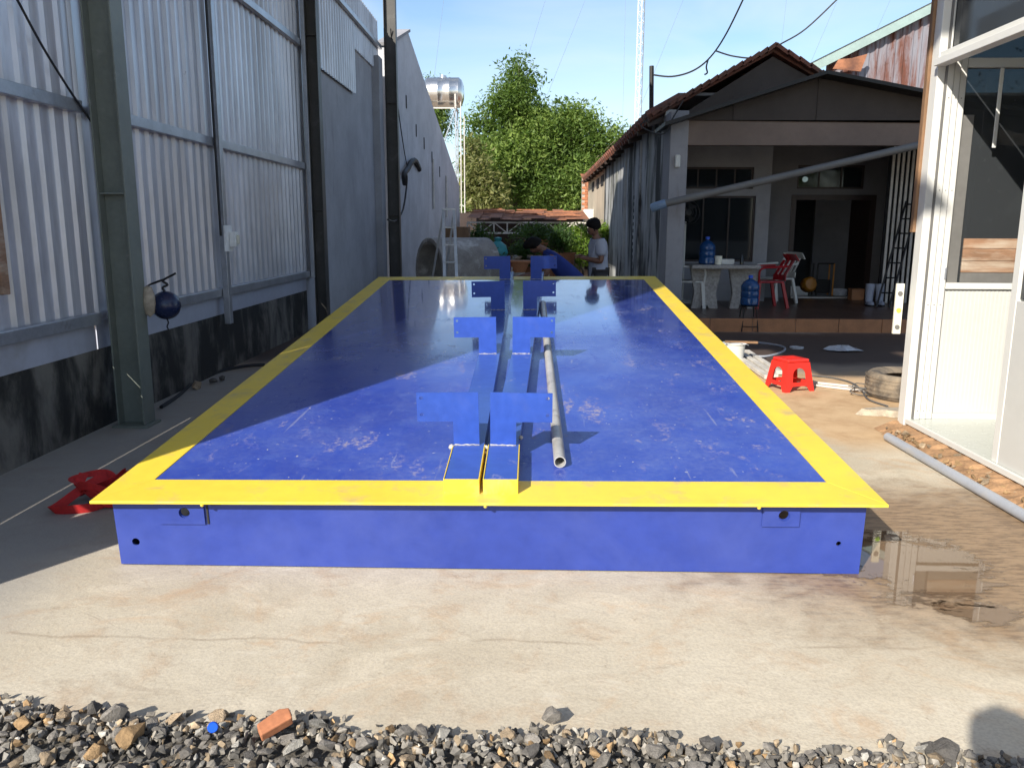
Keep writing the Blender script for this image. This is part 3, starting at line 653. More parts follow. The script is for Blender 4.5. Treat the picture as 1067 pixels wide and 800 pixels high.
# hanging navy ball
c0 = AX(173, 318, -2.72); e = empty('hanging_ball', c0, 'glossy navy ball hanging by a knotted strap beside the green column', 'ball')
MB().lathe([(.0001, -.105)]+[(.105*math.sin(t), -.105*math.cos(t)) for t in [i*math.pi/14 for i in range(1, 14)]]+[(.0001, .105)], 24).build('ball', 'ball', e)
MB().tube(smoothpath([(0, 0, .10), (-.015, 0, .13), (.02, .01, .15), (-.01, 0, .175), (0, 0, .19)], 4), .009, 6).build('knot', 'black', e)
MB().tube([(-.10, 0, .155), (0, 0, .19), (.09, 0, .235)], .008, 6).build('rod', 'blackmetal', e)
MB().tube(smoothpath([(.0, 0, -.103), (.008, 0, -.13), (-.004, 0, -.16), (.01, 0, -.19)], 3), .006, 6).build('strap_tail', 'black', e)
MB().tube([(-.10, 0, .155), (-.16, .04, .13)], .007, 6).build('hook', 'blackmetal', e)
lc = MB(); bmv = random.Random(3)
lc.lathe([(.0, -.13), (.035, -.10), (.05, -.03), (.042, .04), (.025, .09), (0, .10)], 10, Matrix.Translation(AX(155, 312, -2.80)))
tag(lc.build('rag', 'lace'), 'tan burlap rag tucked behind the green column flange', 'rag')
# hose on ground by wall
wire('hose', [G(x, y, .015) for x, y in ((168, 424), (186, 412), (205, 396), (232, 386), (258, 381), (276, 380))], .016, 'dark hose lying on the shaded concrete behind the green column', 'hose')
mb = MB(); p0 = AX(4, 190, -3.05); mb.box((-3.10, p0.y-.10, 1.05), (-3.062, p0.y-.03, 1.72)); tag(mb.build('rotten_batten', 'board', None, .004), 'stained rotten batten on the sheet wall at the left picture edge', 'batten')
# bits of rubble by the wall
for i, (x, y) in enumerate(((205, 405), (222, 400), (232, 397))):
    g = G(x, y); o = put_stone(g.x, g.y, .05+.02*(i == 0), .03, 0 if i else 2, 'rubble_lump', None)
    tag(o, ('tan rubble lump nearest the green column by the hose', 'grey rubble lump beside the hose in the middle', 'grey rubble lump farthest from the green column by the hose')[i], 'rubble')

# red strap bundle
def loop(cx, cy, rx, ry, z, n=22, ph=0, tilt=.0, wob=.0):
    return [Vector((cx+rx*math.cos(ph+t*2*math.pi/n), cy+ry*math.sin(ph+t*2*math.pi/n), z+tilt*math.cos(ph+t*2*math.pi/n)+wob*math.sin(3*t))) for t in range(n+1)]
g = G(92, 528); e = empty('ratchet_strap', (g.x, g.y, 0), 'tangled red webbing strap heaped on the concrete by the deck corner', 'strap')
rs = random.Random(12)
def tangle(n, cx, cy, sx, sy, hz, seed):
    rr_ = random.Random(seed); pts = []; a = rr_.uniform(0, 6)
    for i in range(n):
        a += rr_.uniform(.7, 1.15); r = rr_.uniform(.55, 1.0)
        pts.append((cx+sx*r*math.cos(a), cy+sy*r*math.sin(a), max(0, hz*(.1+.9*rr_.random()**1.3)*(1-.3*r))))
    return smoothpath(pts, 8)
for sd_, (n, cx, cy, sx, sy, hz) in enumerate(((15, .06, .12, .17, .15, .14), (12, .0, .16, .16, .12, .17), (11, .12, .03, .15, .12, .07), (8, .20, .14, .12, .12, .10))):
    MB().strap(tangle(n, cx, cy, sx, sy, hz, 40+sd_), .047, .0014, lambda t, q=sd_: .75+.6*math.sin(9*t+q*2)).build('strap_run', 'redstrap', e)
MB().strap(smoothpath([(.02, .16, .10), (-.06, .06, .06), (-.13, -.06, .0), (-.12, -.12, .0), (-.04, -.12, .0), (.06, -.08, .0), (.14, -.02, .02)], 8), .05, .0014, lambda t: .55+.35*math.sin(6*t)).build('strap_end', 'redstrap', e)

# ================================================================== CABIN (right)
CX = 2.70; CYF = 5.80
cab = empty('site_cabin', (CX, CYF, 0), 'white framed cabin with open doorway and smoked glazing on the right', 'cabin')
def cb(n, lo, hi, m='white', bevel=.003, par=None):
    mb = MB(); mb.box(lo, hi); o = mb.build(n, m, par or cab, bevel)
    o.matrix_parent_inverse = Matrix.Translation(-cab.location); return o
SZ = .10
cb('floor_slab', (CX+.02, 1.6, .07), (6.0, CYF+.0, SZ), 'tilewhite')
cb('foundation', (CX+.05, 1.65, 0), (5.95, CYF+.02, .0695), 'rubble', 0)
# corner post: an outer grey-white leaf and three tracks
cb('corner_post', (CX-.012, CYF+.002, SZ-.05), (CX+.04, CYF+.10, 3.3))
for i in range(3): cb('door_track', (CX+.0405+i*.048, CYF-.03+.012*i, SZ), (CX+.0865+i*.048, CYF+.09, 3.3), 'white', .006)
for i in range(4): cb('track_seam', (CX+.0385+i*.048, CYF-.034+.012*i, SZ), (CX+.0415+i*.048, CYF+.0, 3.29), 'pole', 0)
for z in (.16, .92, 1.7, 2.3):
    for i in range(3): cb('screw', (CX+.06+i*.048, CYF-.033+.012*i, z), (CX+.066+i*.048, CYF-.0305+.012*i, z+.006), 'pole', 0)
cb('timber_edge', (CX-.03, CYF+.105, 1.42), (CX-.0, CYF+.15, 3.3), 'wood')
x0, x1 = CX+.186, 5.9
# rear wall, seen from inside through the doorway
cb('lower_panel', (x0, CYF+.02, SZ+.04), (x1, CYF+.05, 1.03), 'whitepanel', 0)
for i in range(60):
    xx = x0+.03+i*.028
    if xx > 4.6: break
    cb('panel_rib', (xx, CYF+.0165, SZ+.05), (xx+.012, CYF+.0195, 1.02), 'whitepanel', 0)
cb('bottom_rail', (x0, CYF-.005, SZ), (x1, CYF+.06, SZ+.039))
cb('middle_rail', (x0, CYF-.005, 1.031), (x1, CYF+.06, 1.075))
cb('head_rail', (x0, CYF-.005, 2.50), (x1, CYF+.06, 2.56)); cb('top_rail', (x0, CYF-.005, 3.25), (x1, CYF+.06, 3.3))
cb('glazing', (x0, CYF+.03, 1.076), (x1, CYF+.036, 2.499), 'tintglass', 0); cb('glazing', (x0, CYF+.03, 2.561), (x1, CYF+.036, 3.249), 'tintglass', 0)
cb('gasket', (x0, CYF+.0205, 1.076), (x0+.085, CYF+.0295, 2.2), 'pole', 0)
for z0, z1, mm in ((1.078, 1.145, 'pole'), (1.147, 1.225, 'board'), (1.227, 1.31, 'board'), (1.312, 1.38, 'board')):
    cb('board', (x0+.10, CYF+.004, z0), (x1, CYF+.0195, z1), mm, .002)
cb('latch', (CX+.165, CYF-.014, 1.10), (CX+.18, CYF-.005, 1.18), 'steelsec')
cb('hanging_rod', (x0+.19, CYF-.05, 1.98), (x0+.215, CYF-.04, 2.49), 'white')
# side wall facing the yard: near jamb, transom along the head, glazing above
cb('near_jamb', (CX+.02, 4.66, SZ), (CX+.08, 4.72, 2.498)); cb('near_leaf', (CX+.022, 3.2, SZ), (CX+.07, 4.658, 1.05), 'whitepanel')
cb('near_glazing', (CX+.04, 3.2, 1.06), (CX+.048, 4.658, 2.49), 'tintglass', 0)
cb('door_head', (CX-.06, 3.2, 2.50), (CX+.02, CYF-.035, 2.545)); cb('door_head_track', (CX-.02, 3.2, 2.548), (CX+.05, CYF-.035, 2.59))
cb('sill', (CX-.005, 3.2, .066), (CX+.018, CYF-.0, SZ+.002))
cb('upper_glazing', (CX+.05, 3.2, 2.60), (CX+.056, CYF-.04, 3.25), 'tintglass', 0)
cb('cabin_roof', (CX-.05, 1.5, 3.305), (6.1, CYF+.2, 3.36)); cb('back_wall', (5.9, 1.6, SZ), (5.95, CYF, 3.3), 'whitepanel', 0); cb('front_wall', (CX+.1, 1.6, SZ), (5.9, 1.65, 3.3), 'whitepanel', 0)
cb('side_wall', (CX, 1.6, SZ), (CX+.04, 3.19, 3.3), 'whitepanel', 0)
# spirit level
lv = empty('spirit_level', (CX-.045, CYF+.12, .70), 'pale spirit level with green vials clipped upright to the cabin post', 'spirit level')
MB().box((-.055, -.012, 0), (-.001, .012, .36)).build('level_body', 'levelbody', lv, .003)
for z in (.05, .17, .29):
    o = MB().lathe([(.0, 0), (.017, 0), (.017, .006), (0, .006)], 14, Matrix.Translation((-.03, -.013, z)) @ Matrix.Rotation(R_(90), 4, 'X')).build('vial', 'yellowgreen' if z == .17 else 'pole', lv)
# pvc pipe along the cabin, rubble under the sill
p0 = G(925, 455, .03); p1 = G(1067, 537, .03); d = (p1-p0).normalized()
tag(MB().tube([p0, p0.lerp(p1, .5), p1+d*1.6], .03, 12).build('plastic_pipe', 'pvc'), 'grey plastic pipe lying on the ground along the cabin sill', 'pipe')
rd = random.Random(11)
es = MB(); nn = 60
for i in range(nn+1):
    yv = 5.9-i*2.7/nn
    for xx, zz in ((-.16-rd.random()*.04, .003), (-.10, .025+rd.random()*.02), (-.04, .04+rd.random()*.025), (.045, .06+rd.random()*.006)): es.v.append((CX+xx, yv, zz))
es.f = [(i*4+k, i*4+k+1, i*4+k+5, i*4+k+4) for i in range(nn) for k in range(3)]
strip_ = structure(es.build('earth_strip', 'rubble'))
for i in range(120):
    t = rd.random(); yv = 5.85-t*2.2
    o = bpy.data.objects.new('clod', SMESH[rd.choice((4, 4, 2)), rd.randrange(6)]); COL.objects.link(o); s = rd.uniform(.018, .05)
    s = rd.uniform(.008, .03) if i > 25 else rd.uniform(.02, .042)
    o.location = (CX-.16+rd.random()*.17, yv, .03+s*.3); o.scale = (s, s, s*.8); o.rotation_euler = (rd.random(), rd.random(), rd.random()*6); o.parent = strip_
# stool
def taper_stool(loc, rz):
    e = empty('plastic_stool', loc, 'small bright red plastic stool on the sand beside the deck', 'stool', rz=rz)
    H, b0, t0 = .29, .155, .115
    MB().prism([(sx*t0, sy*t0, H-.03) for sx, sy in ((-1, -1), (1, -1), (1, 1), (-1, 1))], (0, 0, .03)).build('seat', 'redplastic', e, .012)
    def pt(u, z):                                   # half width at height
        return b0+(t0-b0)*z/H
    for k in range(4):
        rot = Matrix.Rotation(k*math.pi/2, 4, 'Z')
        outer = [(-b0, 0), (-b0+.045, 0), (-.075, .05), (.075, .05), (b0-.045, 0), (b0, 0), (t0, H-.03), (-t0, H-.03)]
        hl = [(.068*math.cos(a), .15+.062*math.sin(a)) for a in [math.pi*i/10 for i in range(11)]]+[(-.072, .085), (.072, .085)]
        bm = bmesh.new()
        for lp in (outer, hl):
            vs = [bm.verts.new((q[0], 0, q[1])) for q in lp]
            for i in range(len(vs)): bm.edges.new((vs[i], vs[(i+1) % len(vs)]))
        bmesh.ops.triangle_fill(bm, use_beauty=True, edges=bm.edges[:], normal=(0, -1, 0))
        r = bmesh.ops.extrude_face_region(bm, geom=bm.faces[:])
        for v in [q for q in r['geom'] if isinstance(q, bmesh.types.BMVert)]: v.co.y += .008
        for v in bm.verts: v.co.y -= pt(0, v.co.z); v.co = rot @ v.co
        bmesh.ops.recalc_face_normals(bm, faces=bm.faces); bm_obj('side', bm, 'redplastic', e)
    for i in range(3): MB().box((-.05+i*.04, -.06, H+.0005), (-.03+i*.04, .06, H+.003)).build('seat_rib', 'redplastic', e)
    return e
g = G(822, 405); taper_stool((g.x, g.y, 0), .35)
# tyre lying flat
g = G(938, 421); e = empty('old_tyre', (g.x+.18, g.y+.3, 0), 'dusty black tyre lying flat on the sand behind the cabin post', 'tyre')
prof = [(.20, .03), (.25, .005), (.30, .0), (.325, .02), (.335, .05), (.335, .17), (.325, .20), (.30, .22), (.25, .215), (.20, .19), (.19, .18), (.24, .19), (.30, .19), (.31, .11), (.30, .03), (.24, .03), (.19, .04)]
MB().lathe(prof, 40, None, True).build('casing', 'rubber', e)
for z in (.045, .08, .115, .15, .18): MB().lathe([(.334, z-.006), (.341, z-.004), (.341, z+.012), (.334, z+.014)], 40).build('tread_band', 'rubber', e)
g = G(905, 432); o = blob(0, 0, .17, .09, 0, 24, .3, 8); o.v = [(x, y, .05) for x, y, z in o.v]; nv = len(o.v); o.add([(x*1.2, y*1.3, .002) for x, y, z in o.v], []); o.f += [(i, (i+1) % nv, nv+(i+1) % nv, nv+i) for i in range(nv)]; o.sm = True
o = o.build('sack_scrap', 'lace'); o.location = (g.x+.2, g.y, 0); tag(o, 'crumpled tan sack on the sand in front of the tyre', 'sack')
# light pipes on the sand near the stool
for i, (a0, a1, lb) in enumerate((((843, 398), (890, 403), 'upper of two pale thin pipes lying on the sand between stool and tyre'), ((846, 401), (906, 408), 'lower of two pale thin pipes lying on the sand between stool and tyre'))):
    tag(MB().tube([G(*a0, .015), G(*a1, .015)], .012, 8).build('thin_pipe', 'trim'), lb, 'pipe', 'thin pipes by the tyre')
wire('wire', [G(x, y, .012) for x, y in ((845, 391), (870, 394), (888, 399), (898, 407), (905, 416), (925, 423))], .008, 'thin dark wire trailing over the sand towards the tyre', 'wire', 'rebar')
mb = MB(); rw = random.Random(2); g = G(903, 412)
path = [(g.x+rw.uniform(-.16, .16), g.y+rw.uniform(-.12, .12), rw.uniform(.008, .09)) for _ in range(16)]
tag(MB().tube(smoothpath(path, 4), .005, 5).build('wire_tangle', 'rebar'), 'tangle of thin wire on the sand left of the tyre', 'wire')
# bucket and timber behind the right border
g = G(764, 377); e = empty('bucket', (g.x, g.y, 0), 'white plastic bucket behind the right yellow border', 'bucket')
MB().lathe([(.0, .004), (.10, .004), (.12, .2), (.13, .202), (.13, .212), (.115, .212), (.095, .012), (0, .012)], 24).build('pail', 'whiteplastic', e)
MB().tube([(.125*math.cos(t), .05*math.sin(t)-.12, .2+.02*math.sin(t)) for t in [i*math.pi/10 for i in range(11)]], .004, 6).build('handle', 'steelsec', e)
MB().bar((-.1, 0, .224), (.24, -.05, .224), .05, .02).build('stirring_stick', 'wood', e)
for i, (a0, a1) in enumerate((((778, 366), (812, 388)), ((774, 369), (808, 392)), ((772, 374), (800, 393)))):
    p0 = G(*a0, .03); p1 = G(*a1, .03)
    tag(MB().bar(p0, p1, .06, .04).build('timber_batten', 'trim', None, .004), 'pale timber batten on the ground by the red stool, %s of the three' % ('farthest', 'middle', 'nearest')[i], 'batten', 'battens by the red stool')
wire('hose', [G(x, y, .012) for x, y in ((757, 356), (790, 357), (815, 361), (816, 366), (800, 371), (782, 371))], .014, 'grey hose looped on the dark damp ground in front of the step', 'hose', 'pvc')
g = G(877, 365); o = MB(); rw = random.Random(5)
o.lathe([(0.001, .05), (.05, .055), (.10, .03), (.14, .012), (.17, .004)], 12); o.v = [(x*1.3*(1+rw.uniform(-.25, .25)), y*(1+rw.uniform(-.25, .25)), max(.003, z+rw.uniform(-.015, .02))) for x, y, z in o.v]; o.sm = False
o = o.build('plastic_bag', 'greybag'); o.location = (g.x, g.y, 0); tag(o, 'crumpled grey plastic bag on the dark damp ground', 'bag')
g = G(830, 363); o = MB().lathe([(.05, .0), (.08, .0), (.085, .02), (.055, .025)], 16, None, True).build('tape_roll', 'greybag'); o.location = (g.x, g.y, 0); tag(o, 'small pale ring on the damp ground between hose and bag', 'ring')

# ================================================================== HOUSE
HX = 2.0
HL = empty('village_house', (HX, 12.4, 0), 'old tiled house with dark open porch and mouldy side wall', 'house')
def hp(n, mbv, m, bevel=0, par=None, sm=None):
    o = mbv.build(n, m, par or HL, bevel, sm)
    if not par: o.matrix_parent_inverse = Matrix.Translation(-HL.location)
    return o
def hbox(n, lo, hi, m, bevel=0, par=None): return hp(n, MB().box(lo, hi), m, bevel, par)
def rectY(px0, py0, px1, py1, Y):
    a = AY(px0, py0, Y); b_ = AY(px1, py1, Y); return a.x, b_.x, b_.z, a.z      # x0,x1,z0,z1
SY = 11.5; FLZ = .19
for i in range(12):                                            # tiled step face
    xx = 1.9+i*.6; hbox('step_tile', (xx+.004, SY, 0), (xx+.596, SY+.02, FLZ), 'tile', .002)
hbox('porch_slab', (1.9, SY+.021, 0), (9.2, 15.5, FLZ-.006), 'cement_block')
for i in range(12):
    for j in range(6):
        hbox('floor_tile', (1.9+i*.6+.003, SY+.021+j*.6, FLZ-.005), (2.497+i*.6, SY+.618+j*.6, FLZ+.001), 'floortile')
# side wall facing the yard in bays of different render
hbox('side_wall', (HX, 13.0, 0), (HX+.18, 18.2, 3.2), 'housewall'); hbox('side_wall', (HX+.03, 18.2, 0), (HX+.2, 24.0, 3.2), 'housewall')
hbox('side_wall', (HX+.05, 24.0, 0), (HX+.2, 31.5, 3.15), 'farwall')
hbox('pier', (HX-.05, 18.05, 0), (HX+.02, 18.35, 3.2), 'housewall')
for y0 in (24.6, 26.3, 28.4): hbox('vent_opening', (HX+.03, y0, 2.65), (HX+.06, y0+.9, 2.95), 'dark')
hbox('downpipe', (HX-.04, 15.6, 0), (HX-.005, 15.66, 3.0), 'housewall')
for i in range(14):                                            # column of vent holes
    hbox('vent_hole', (HX-.004, 16.6, .3+i*.13), (HX+.004, 16.74, .37+i*.13), 'dark')
hbox('corner_pillar', (HX-.02, 12.35, 0), (HX+.24, 12.99, 3.1), 'pillar', .01)
# front walls of the porch
YW = 14.3; YD = 15.0
def wall_with_open(Y, X0, X1, Z0, Z1, ops, th, m):
    """plate in xz at Y with rectangular openings"""
    bm = bmesh.new()
    def lp(r):
        vs = [bm.verts.new((x, 0, z)) for x, z in ((r[0], r[2]), (r[1], r[2]), (r[1], r[3]), (r[0], r[3]))]
        for i in range(4): bm.edges.new((vs[i], vs[(i+1) % 4]))
    lp((X0, X1, Z0, Z1))
    for o_ in ops: lp(o_)
    bmesh.ops.triangle_fill(bm, use_beauty=True, edges=bm.edges[:], normal=(0, -1, 0))
    r = bmesh.ops.extrude_face_region(bm, geom=bm.faces[:])
    for v in [g for g in r['geom'] if isinstance(g, bmesh.types.BMVert)]: v.co.y += th
    for v in bm.verts: v.co.y += Y
    bmesh.ops.recalc_face_normals(bm, faces=bm.faces)
    o = bm_obj('porch_wall', bm, m, HL); o.matrix_parent_inverse = Matrix.Translation(-HL.location); return o
r1 = rectY(709, 174, 785, 197, YW); r2 = rectY(707, 204, 784, 273, YW)
xl = HX+.241; xr = AY(800, 250, YW).x
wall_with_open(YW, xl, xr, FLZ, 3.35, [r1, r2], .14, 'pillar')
def window(r, Y, bars, m='clearglass'):
    e = hp('window', MB().box((r[0], Y+.05, r[2]), (r[1], Y+.055, r[3])), m)
    fr = MB(); t = .035
    fr.box((r[0], Y+.03, r[2]), (r[1], Y+.048, r[2]+t)); fr.box((r[0], Y+.03, r[3]-t), (r[1], Y+.048, r[3])); fr.box((r[0], Y+.031, r[2]+t), (r[0]+t, Y+.047, r[3]-t)); fr.box((r[1]-t, Y+.031, r[2]+t), (r[1], Y+.047, r[3]-t))
    f = fr.build('frame', 'doorwood', e)
    for i in range(1, bars):
        xx = r[0]+(r[1]-r[0])*i/bars; MB().box((xx-.012, Y+.032, r[2]+t), (xx+.012, Y+.046, r[3]-t)).build('mullion', 'doorwood', e)
    return e
window(r1, YW, 4); window(r2, YW, 3)
hbox('sill', (r2[0]-.03, YW-.05, r2[2]-.05), (r2[1]+.04, YW-.002, r2[2]-.004), 'pillar', .004)
for i in range(3): hbox('curtain', (r2[0]+.1+i*.42, YW+.09, r2[2]), (r2[0]+.42+i*.42, YW+.12, r2[3]), 'curtain')
for i in range(3):
    q = AY(716+i*22, 186-1.5*i, YW+.07); hp('louvre', MB().bar(q+Vector((-.1, 0, -.02)), q+Vector((.1, 0, .05)), .02, .035), 'trim')
hbox('bay_return', (xr-.14, YW+.141, FLZ), (xr, YD+.0, 3.35), 'greyin')
# door wall
rd1 = rectY(832, 172, 900, 197, YD); rd2 = rectY(825, 203, 904, 313, YD); rd2 = (rd2[0], rd2[1], FLZ+.002, rd2[3])
XR = AY(930, 250, YD).x
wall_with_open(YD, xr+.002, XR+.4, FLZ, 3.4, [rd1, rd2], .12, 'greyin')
window(rd1, YD, 3)
dr = hbox('door', (rd2[0]-.06, YD+.2, FLZ), (rd2[0]+.02, YD+1.1, rd2[3]), 'doorwood'); hbox('door', (rd2[1]-.02, YD+.2, FLZ), (rd2[1]+.05, YD+1.1, rd2[3]), 'doorwood')
fr = MB(); t = .09
fr.box((rd2[0], YD-.012, FLZ+.003), (rd2[0]+t, YD-.001, rd2[3])); fr.box((rd2[1]-t, YD-.012, FLZ+.003), (rd2[1], YD-.001, rd2[3])); fr.box((rd2[0]+t, YD-.011, rd2[3]-t), (rd2[1]-t, YD-.002, rd2[3])); hp('door_frame', fr, 'doorwood')
hbox('threshold', (rd2[0]+.1, YD-.03, FLZ+.002), (rd2[1]-.1, YD+.05, FLZ+.02), 'trim')
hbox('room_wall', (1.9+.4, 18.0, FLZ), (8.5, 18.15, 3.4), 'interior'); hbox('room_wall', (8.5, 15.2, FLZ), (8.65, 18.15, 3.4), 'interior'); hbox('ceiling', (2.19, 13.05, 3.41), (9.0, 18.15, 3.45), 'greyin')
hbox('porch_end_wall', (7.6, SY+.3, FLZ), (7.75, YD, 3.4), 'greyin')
# folding gate at the right of the porch
gx = AY(925, 250, 13.9).x
hbox('gate_dark_sheet', (gx-.02, 14.05, FLZ+.01), (gx+1.4, 14.08, 2.84), 'dark')  # added dark sheet standing for the darkness behind the slats
gate = hbox('folding_gate', (gx-.02, 14.0, 2.78), (gx+1.35, 14.03, 2.84), 'blackmetal')
for i in range(17):
    xx = gx+i*.08; hbox('gate_slat', (xx, 13.98, FLZ+.01), (xx+.04, 14.0, 2.78), 'trim', 0, gate)
# porch front beam, gable boards
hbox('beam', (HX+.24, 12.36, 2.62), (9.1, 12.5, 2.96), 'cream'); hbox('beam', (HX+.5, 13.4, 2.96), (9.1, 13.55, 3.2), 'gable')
gy = 12.34
gp = [AY(705, 130, gy), AY(860, 79, gy), AY(985, 103, gy), AY(985, 132, gy)]
z0 = 2.965
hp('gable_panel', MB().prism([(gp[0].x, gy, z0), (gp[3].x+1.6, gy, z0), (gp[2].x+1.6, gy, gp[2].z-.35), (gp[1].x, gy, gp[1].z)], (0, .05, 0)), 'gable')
for px in (765, 852): q = AY(px, 110, gy); hbox('gable_batten', (q.x-.01, gy-.012, z0), (q.x+.01, gy-.001, z0+(.35 if px < 800 else .68)), 'gable')
# porch roof edge (dark sheet)
def slab(n, a, b_, yb, th, m):
    a = Vector(a); b_ = Vector(b_); dy = Vector((0, yb-a.y, 0)); mbx = MB(); mbx.add([a, b_, b_+dy, a+dy, a+Vector((0, 0, th)), b_+Vector((0, 0, th)), b_+dy+Vector((0, 0, th)), a+dy+Vector((0, 0, th))], [(0,3,2,1),(4,5,6,7),(0,1,5,4),(1,2,6,5),(2,3,7,6),(3,0,4,7)]); return hp(n, mbx, m)
ry = 12.0
A_ = AY(693, 131, ry); B_ = AY(862, 77, ry); C_ = AY(985, 101, ry)
C2 = B_+(C_-B_)*2.0
slab('porch_roof', A_, B_, 13.0, .05, 'blackmetal'); slab('porch_roof', B_+Vector((.001, 0, 0)), C2, 14.5, .05, 'blackmetal')
# main tiled roof: gable end at 12.9
my = 12.9
E0 = Vector((HX-.22, my, 3.05)); PK = AY(808, 53, my); E1 = PK+Vector((2.1, 0, -1.15))
hp('gable_wall', MB().prism([(HX+.2, my+.12, 3.1), (E1.x, my+.12, E1.z), (PK.x, my+.12, PK.z-.06)], (0, .1, 0)), 'gable')
for a, b_ in ((E0, PK), (PK, E1)):
    rs_ = slab('roof_slope', a+Vector((0, .1, 0)), b_+Vector((0, .1, 0)), 31.5, .05, 'rooftile')
    n = 15 if a is E0 else 12
    for i in range(n):                                          # verge tiles, lapped
        p = a.lerp(b_, i/n); q = a.lerp(b_, (i+1.12)/n); o1 = Vector((0, 0, .035 if a is E0 else .06)); o2 = Vector((0, 0, .06 if a is E0 else .035))
        mbx = MB(); mbx.bar(p+o1+Vector((0, .08, .03)), q+o2+Vector((0, .08, .03)), .22, .06); hp('verge_tile', mbx, 'rooftile', .006)
for i in range(40): hp('eave_tile', MB().tube([E0+Vector((-.05, .15+i*.42, .05)), E0.lerp(PK, .25)+Vector((0, .15+i*.42, .08))], .09, 6), 'rooftile')
for i in range(14): hp('rafter_tail', MB().bar(E0+Vector((-.02, .3+i*1.3, -.04)), E0+Vector((.25, .3+i*1.3, .04)), .06, .08), 'doorwood')
# knee brace
hp('brace', MB().bar(AY(880, 131, 12.9), AY(930, 155, 12.9), .06, .06), 'blackmetal')
hbox('light_fitting', *[tuple(AY(706, 168, 12.3)+Vector(k)) for k in ((-.04, -.02, -.09), (.04, .03, .09))], 'whiteplastic', .02)
# lit bulb in the room
q = AY(839, 187, 15.6); e = empty('light_bulb', q, 'lit round bulb seen through the glass above the door', 'bulb')
MB().lathe([(.0001, -.05)]+[(.05*math.sin(t), -.05*math.cos(t)) for t in [i*math.pi/10 for i in range(1, 10)]]+[(.0001, .05)], 16).build('globe', 'bulb', e); MB().tube([(0, 0, .05), (0, 0, .6)], .012, 6).build('cord', 'black', e)
# slanting drain pole across the porch
p0 = AY(690, 213, 11.9); p1 = AY(985, 145, 11.9)
e = empty('slanted_pipe', p0, 'long dull grey pipe slanting up across the front of the porch', 'pipe')
o = MB().tube([(0, 0, 0), p1-p0], .052, 14).build('pipe_length', 'pole', e); MB().tube([(-.13, .05, -.05), (-.09, .02, -.03), (.05, 0, .012)], .062, 14).build('elbow', 'wallblue', e)
# conduit mast on the house
q = AY(679, 122, 15); tag(MB().tube([q-Vector((0, 0, .2)), AY(679, 69, 15)], .04, 8).build('conduit_mast', 'blackmetal'), 'black service conduit sticking up at the house eave', 'conduit')
tp = AY(679, 88, 15)
wire('power_cable', [AY(x, y, Y) for x, y, Y in ((679, 78, 15), (700, 80, 14.8), (722, 74, 14.5), (740, 60, 14.2), (757, 35, 13.8), (778, -8, 13.4))], .014, 'black power cable sagging from the conduit up out of the picture top')
wire('power_cable', [AY(x, y, Y) for x, y, Y in ((745, 53, 14), (765, 59, 14), (790, 60, 13.6), (812, 47, 13.4), (840, 30, 13.2), (880, -8, 13))], .012, 'black power cable rising past the house ridge to the right')
wire('power_cable', [AY(x, y, 13.5) for x, y in ((738, 62), (736, 70), (737, 76), (734, 78))], .012, 'short cable tail hanging from the cable joint above the tiled roof')
wire('power_cable', [AY(x, y, 12.2) for x, y in ((675, 125), (668, 132), (690, 140), (700, 125), (712, 105))], .01, 'thin dark cable looped under the eave at the corner pillar')

# ---------------------------------------------------------------- neighbour rusty shed
ns = empty('rusty_shed', (8, 17.5, 0), 'rusty corrugated shed with pale green roof edge behind the house', 'shed')
YN = 17.5
def npart(n, mbv, m, par=None):
    o = mbv.build(n, m, par or ns); o.matrix_parent_inverse = Matrix.Translation(-ns.location); return o
a = AY(845, 72, YN); b_ = AY(1000, -10, YN)
sl = (b_.z-a.z)/(b_.x-a.x); x = a.x+.3; i = 0
while x < b_.x+.6:
    pts = [(x, YN, 0), (x+.09, YN, 0), (x+.11, YN-.025, 0), (x+.15, YN-.025, 0), (x+.17, YN, 0)]
    if i % 5 == 0: cur = MB()
    k = len(cur.v)
    cur.v += [(p[0], p[1], 2.5) for p in pts]+[(p[0], p[1], a.z-.04+(p[0]-a.x)*sl) for p in pts]; cur.f += [(k+j, k+j+1, k+j+6, k+j+5) for j in range(4)]
    i += 1; x += .17
    if i % 5 == 0: npart('wall_sheet', cur, 'rust')
npart('roof_edge', MB().bar(a+Vector((-.2, -.12, -.1)), b_+Vector((.5, -.12, .16)), .14, .16), 'ridgegreen')
npart('roof_slope', MB().add([a+Vector((-.2, -.2, .02)), b_+Vector((.5, -.2, .28)), b_+Vector((.5, 9, .28)), a+Vector((-.2, 9, .02))], [(0, 1, 2, 3)]), 'ridgegreen')
npart('wall', MB().box((a.x+.3, YN+.02, 0), (b_.x+1, YN+.1, 2.5)), 'greyin')
tn = MB(); q0 = AY(868, 72, YN-.3); q1 = AY(905, 55, YN-.3)
tn.prism([q0, q0+Vector((.55, 0, -.05)), q0+Vector((.65, 0, .28)), q0+Vector((.35, 0, .2)), q0+Vector((.1, 0, .18))], (0, .03, 0)); npart('bent_sheet', tn, 'rustroof')

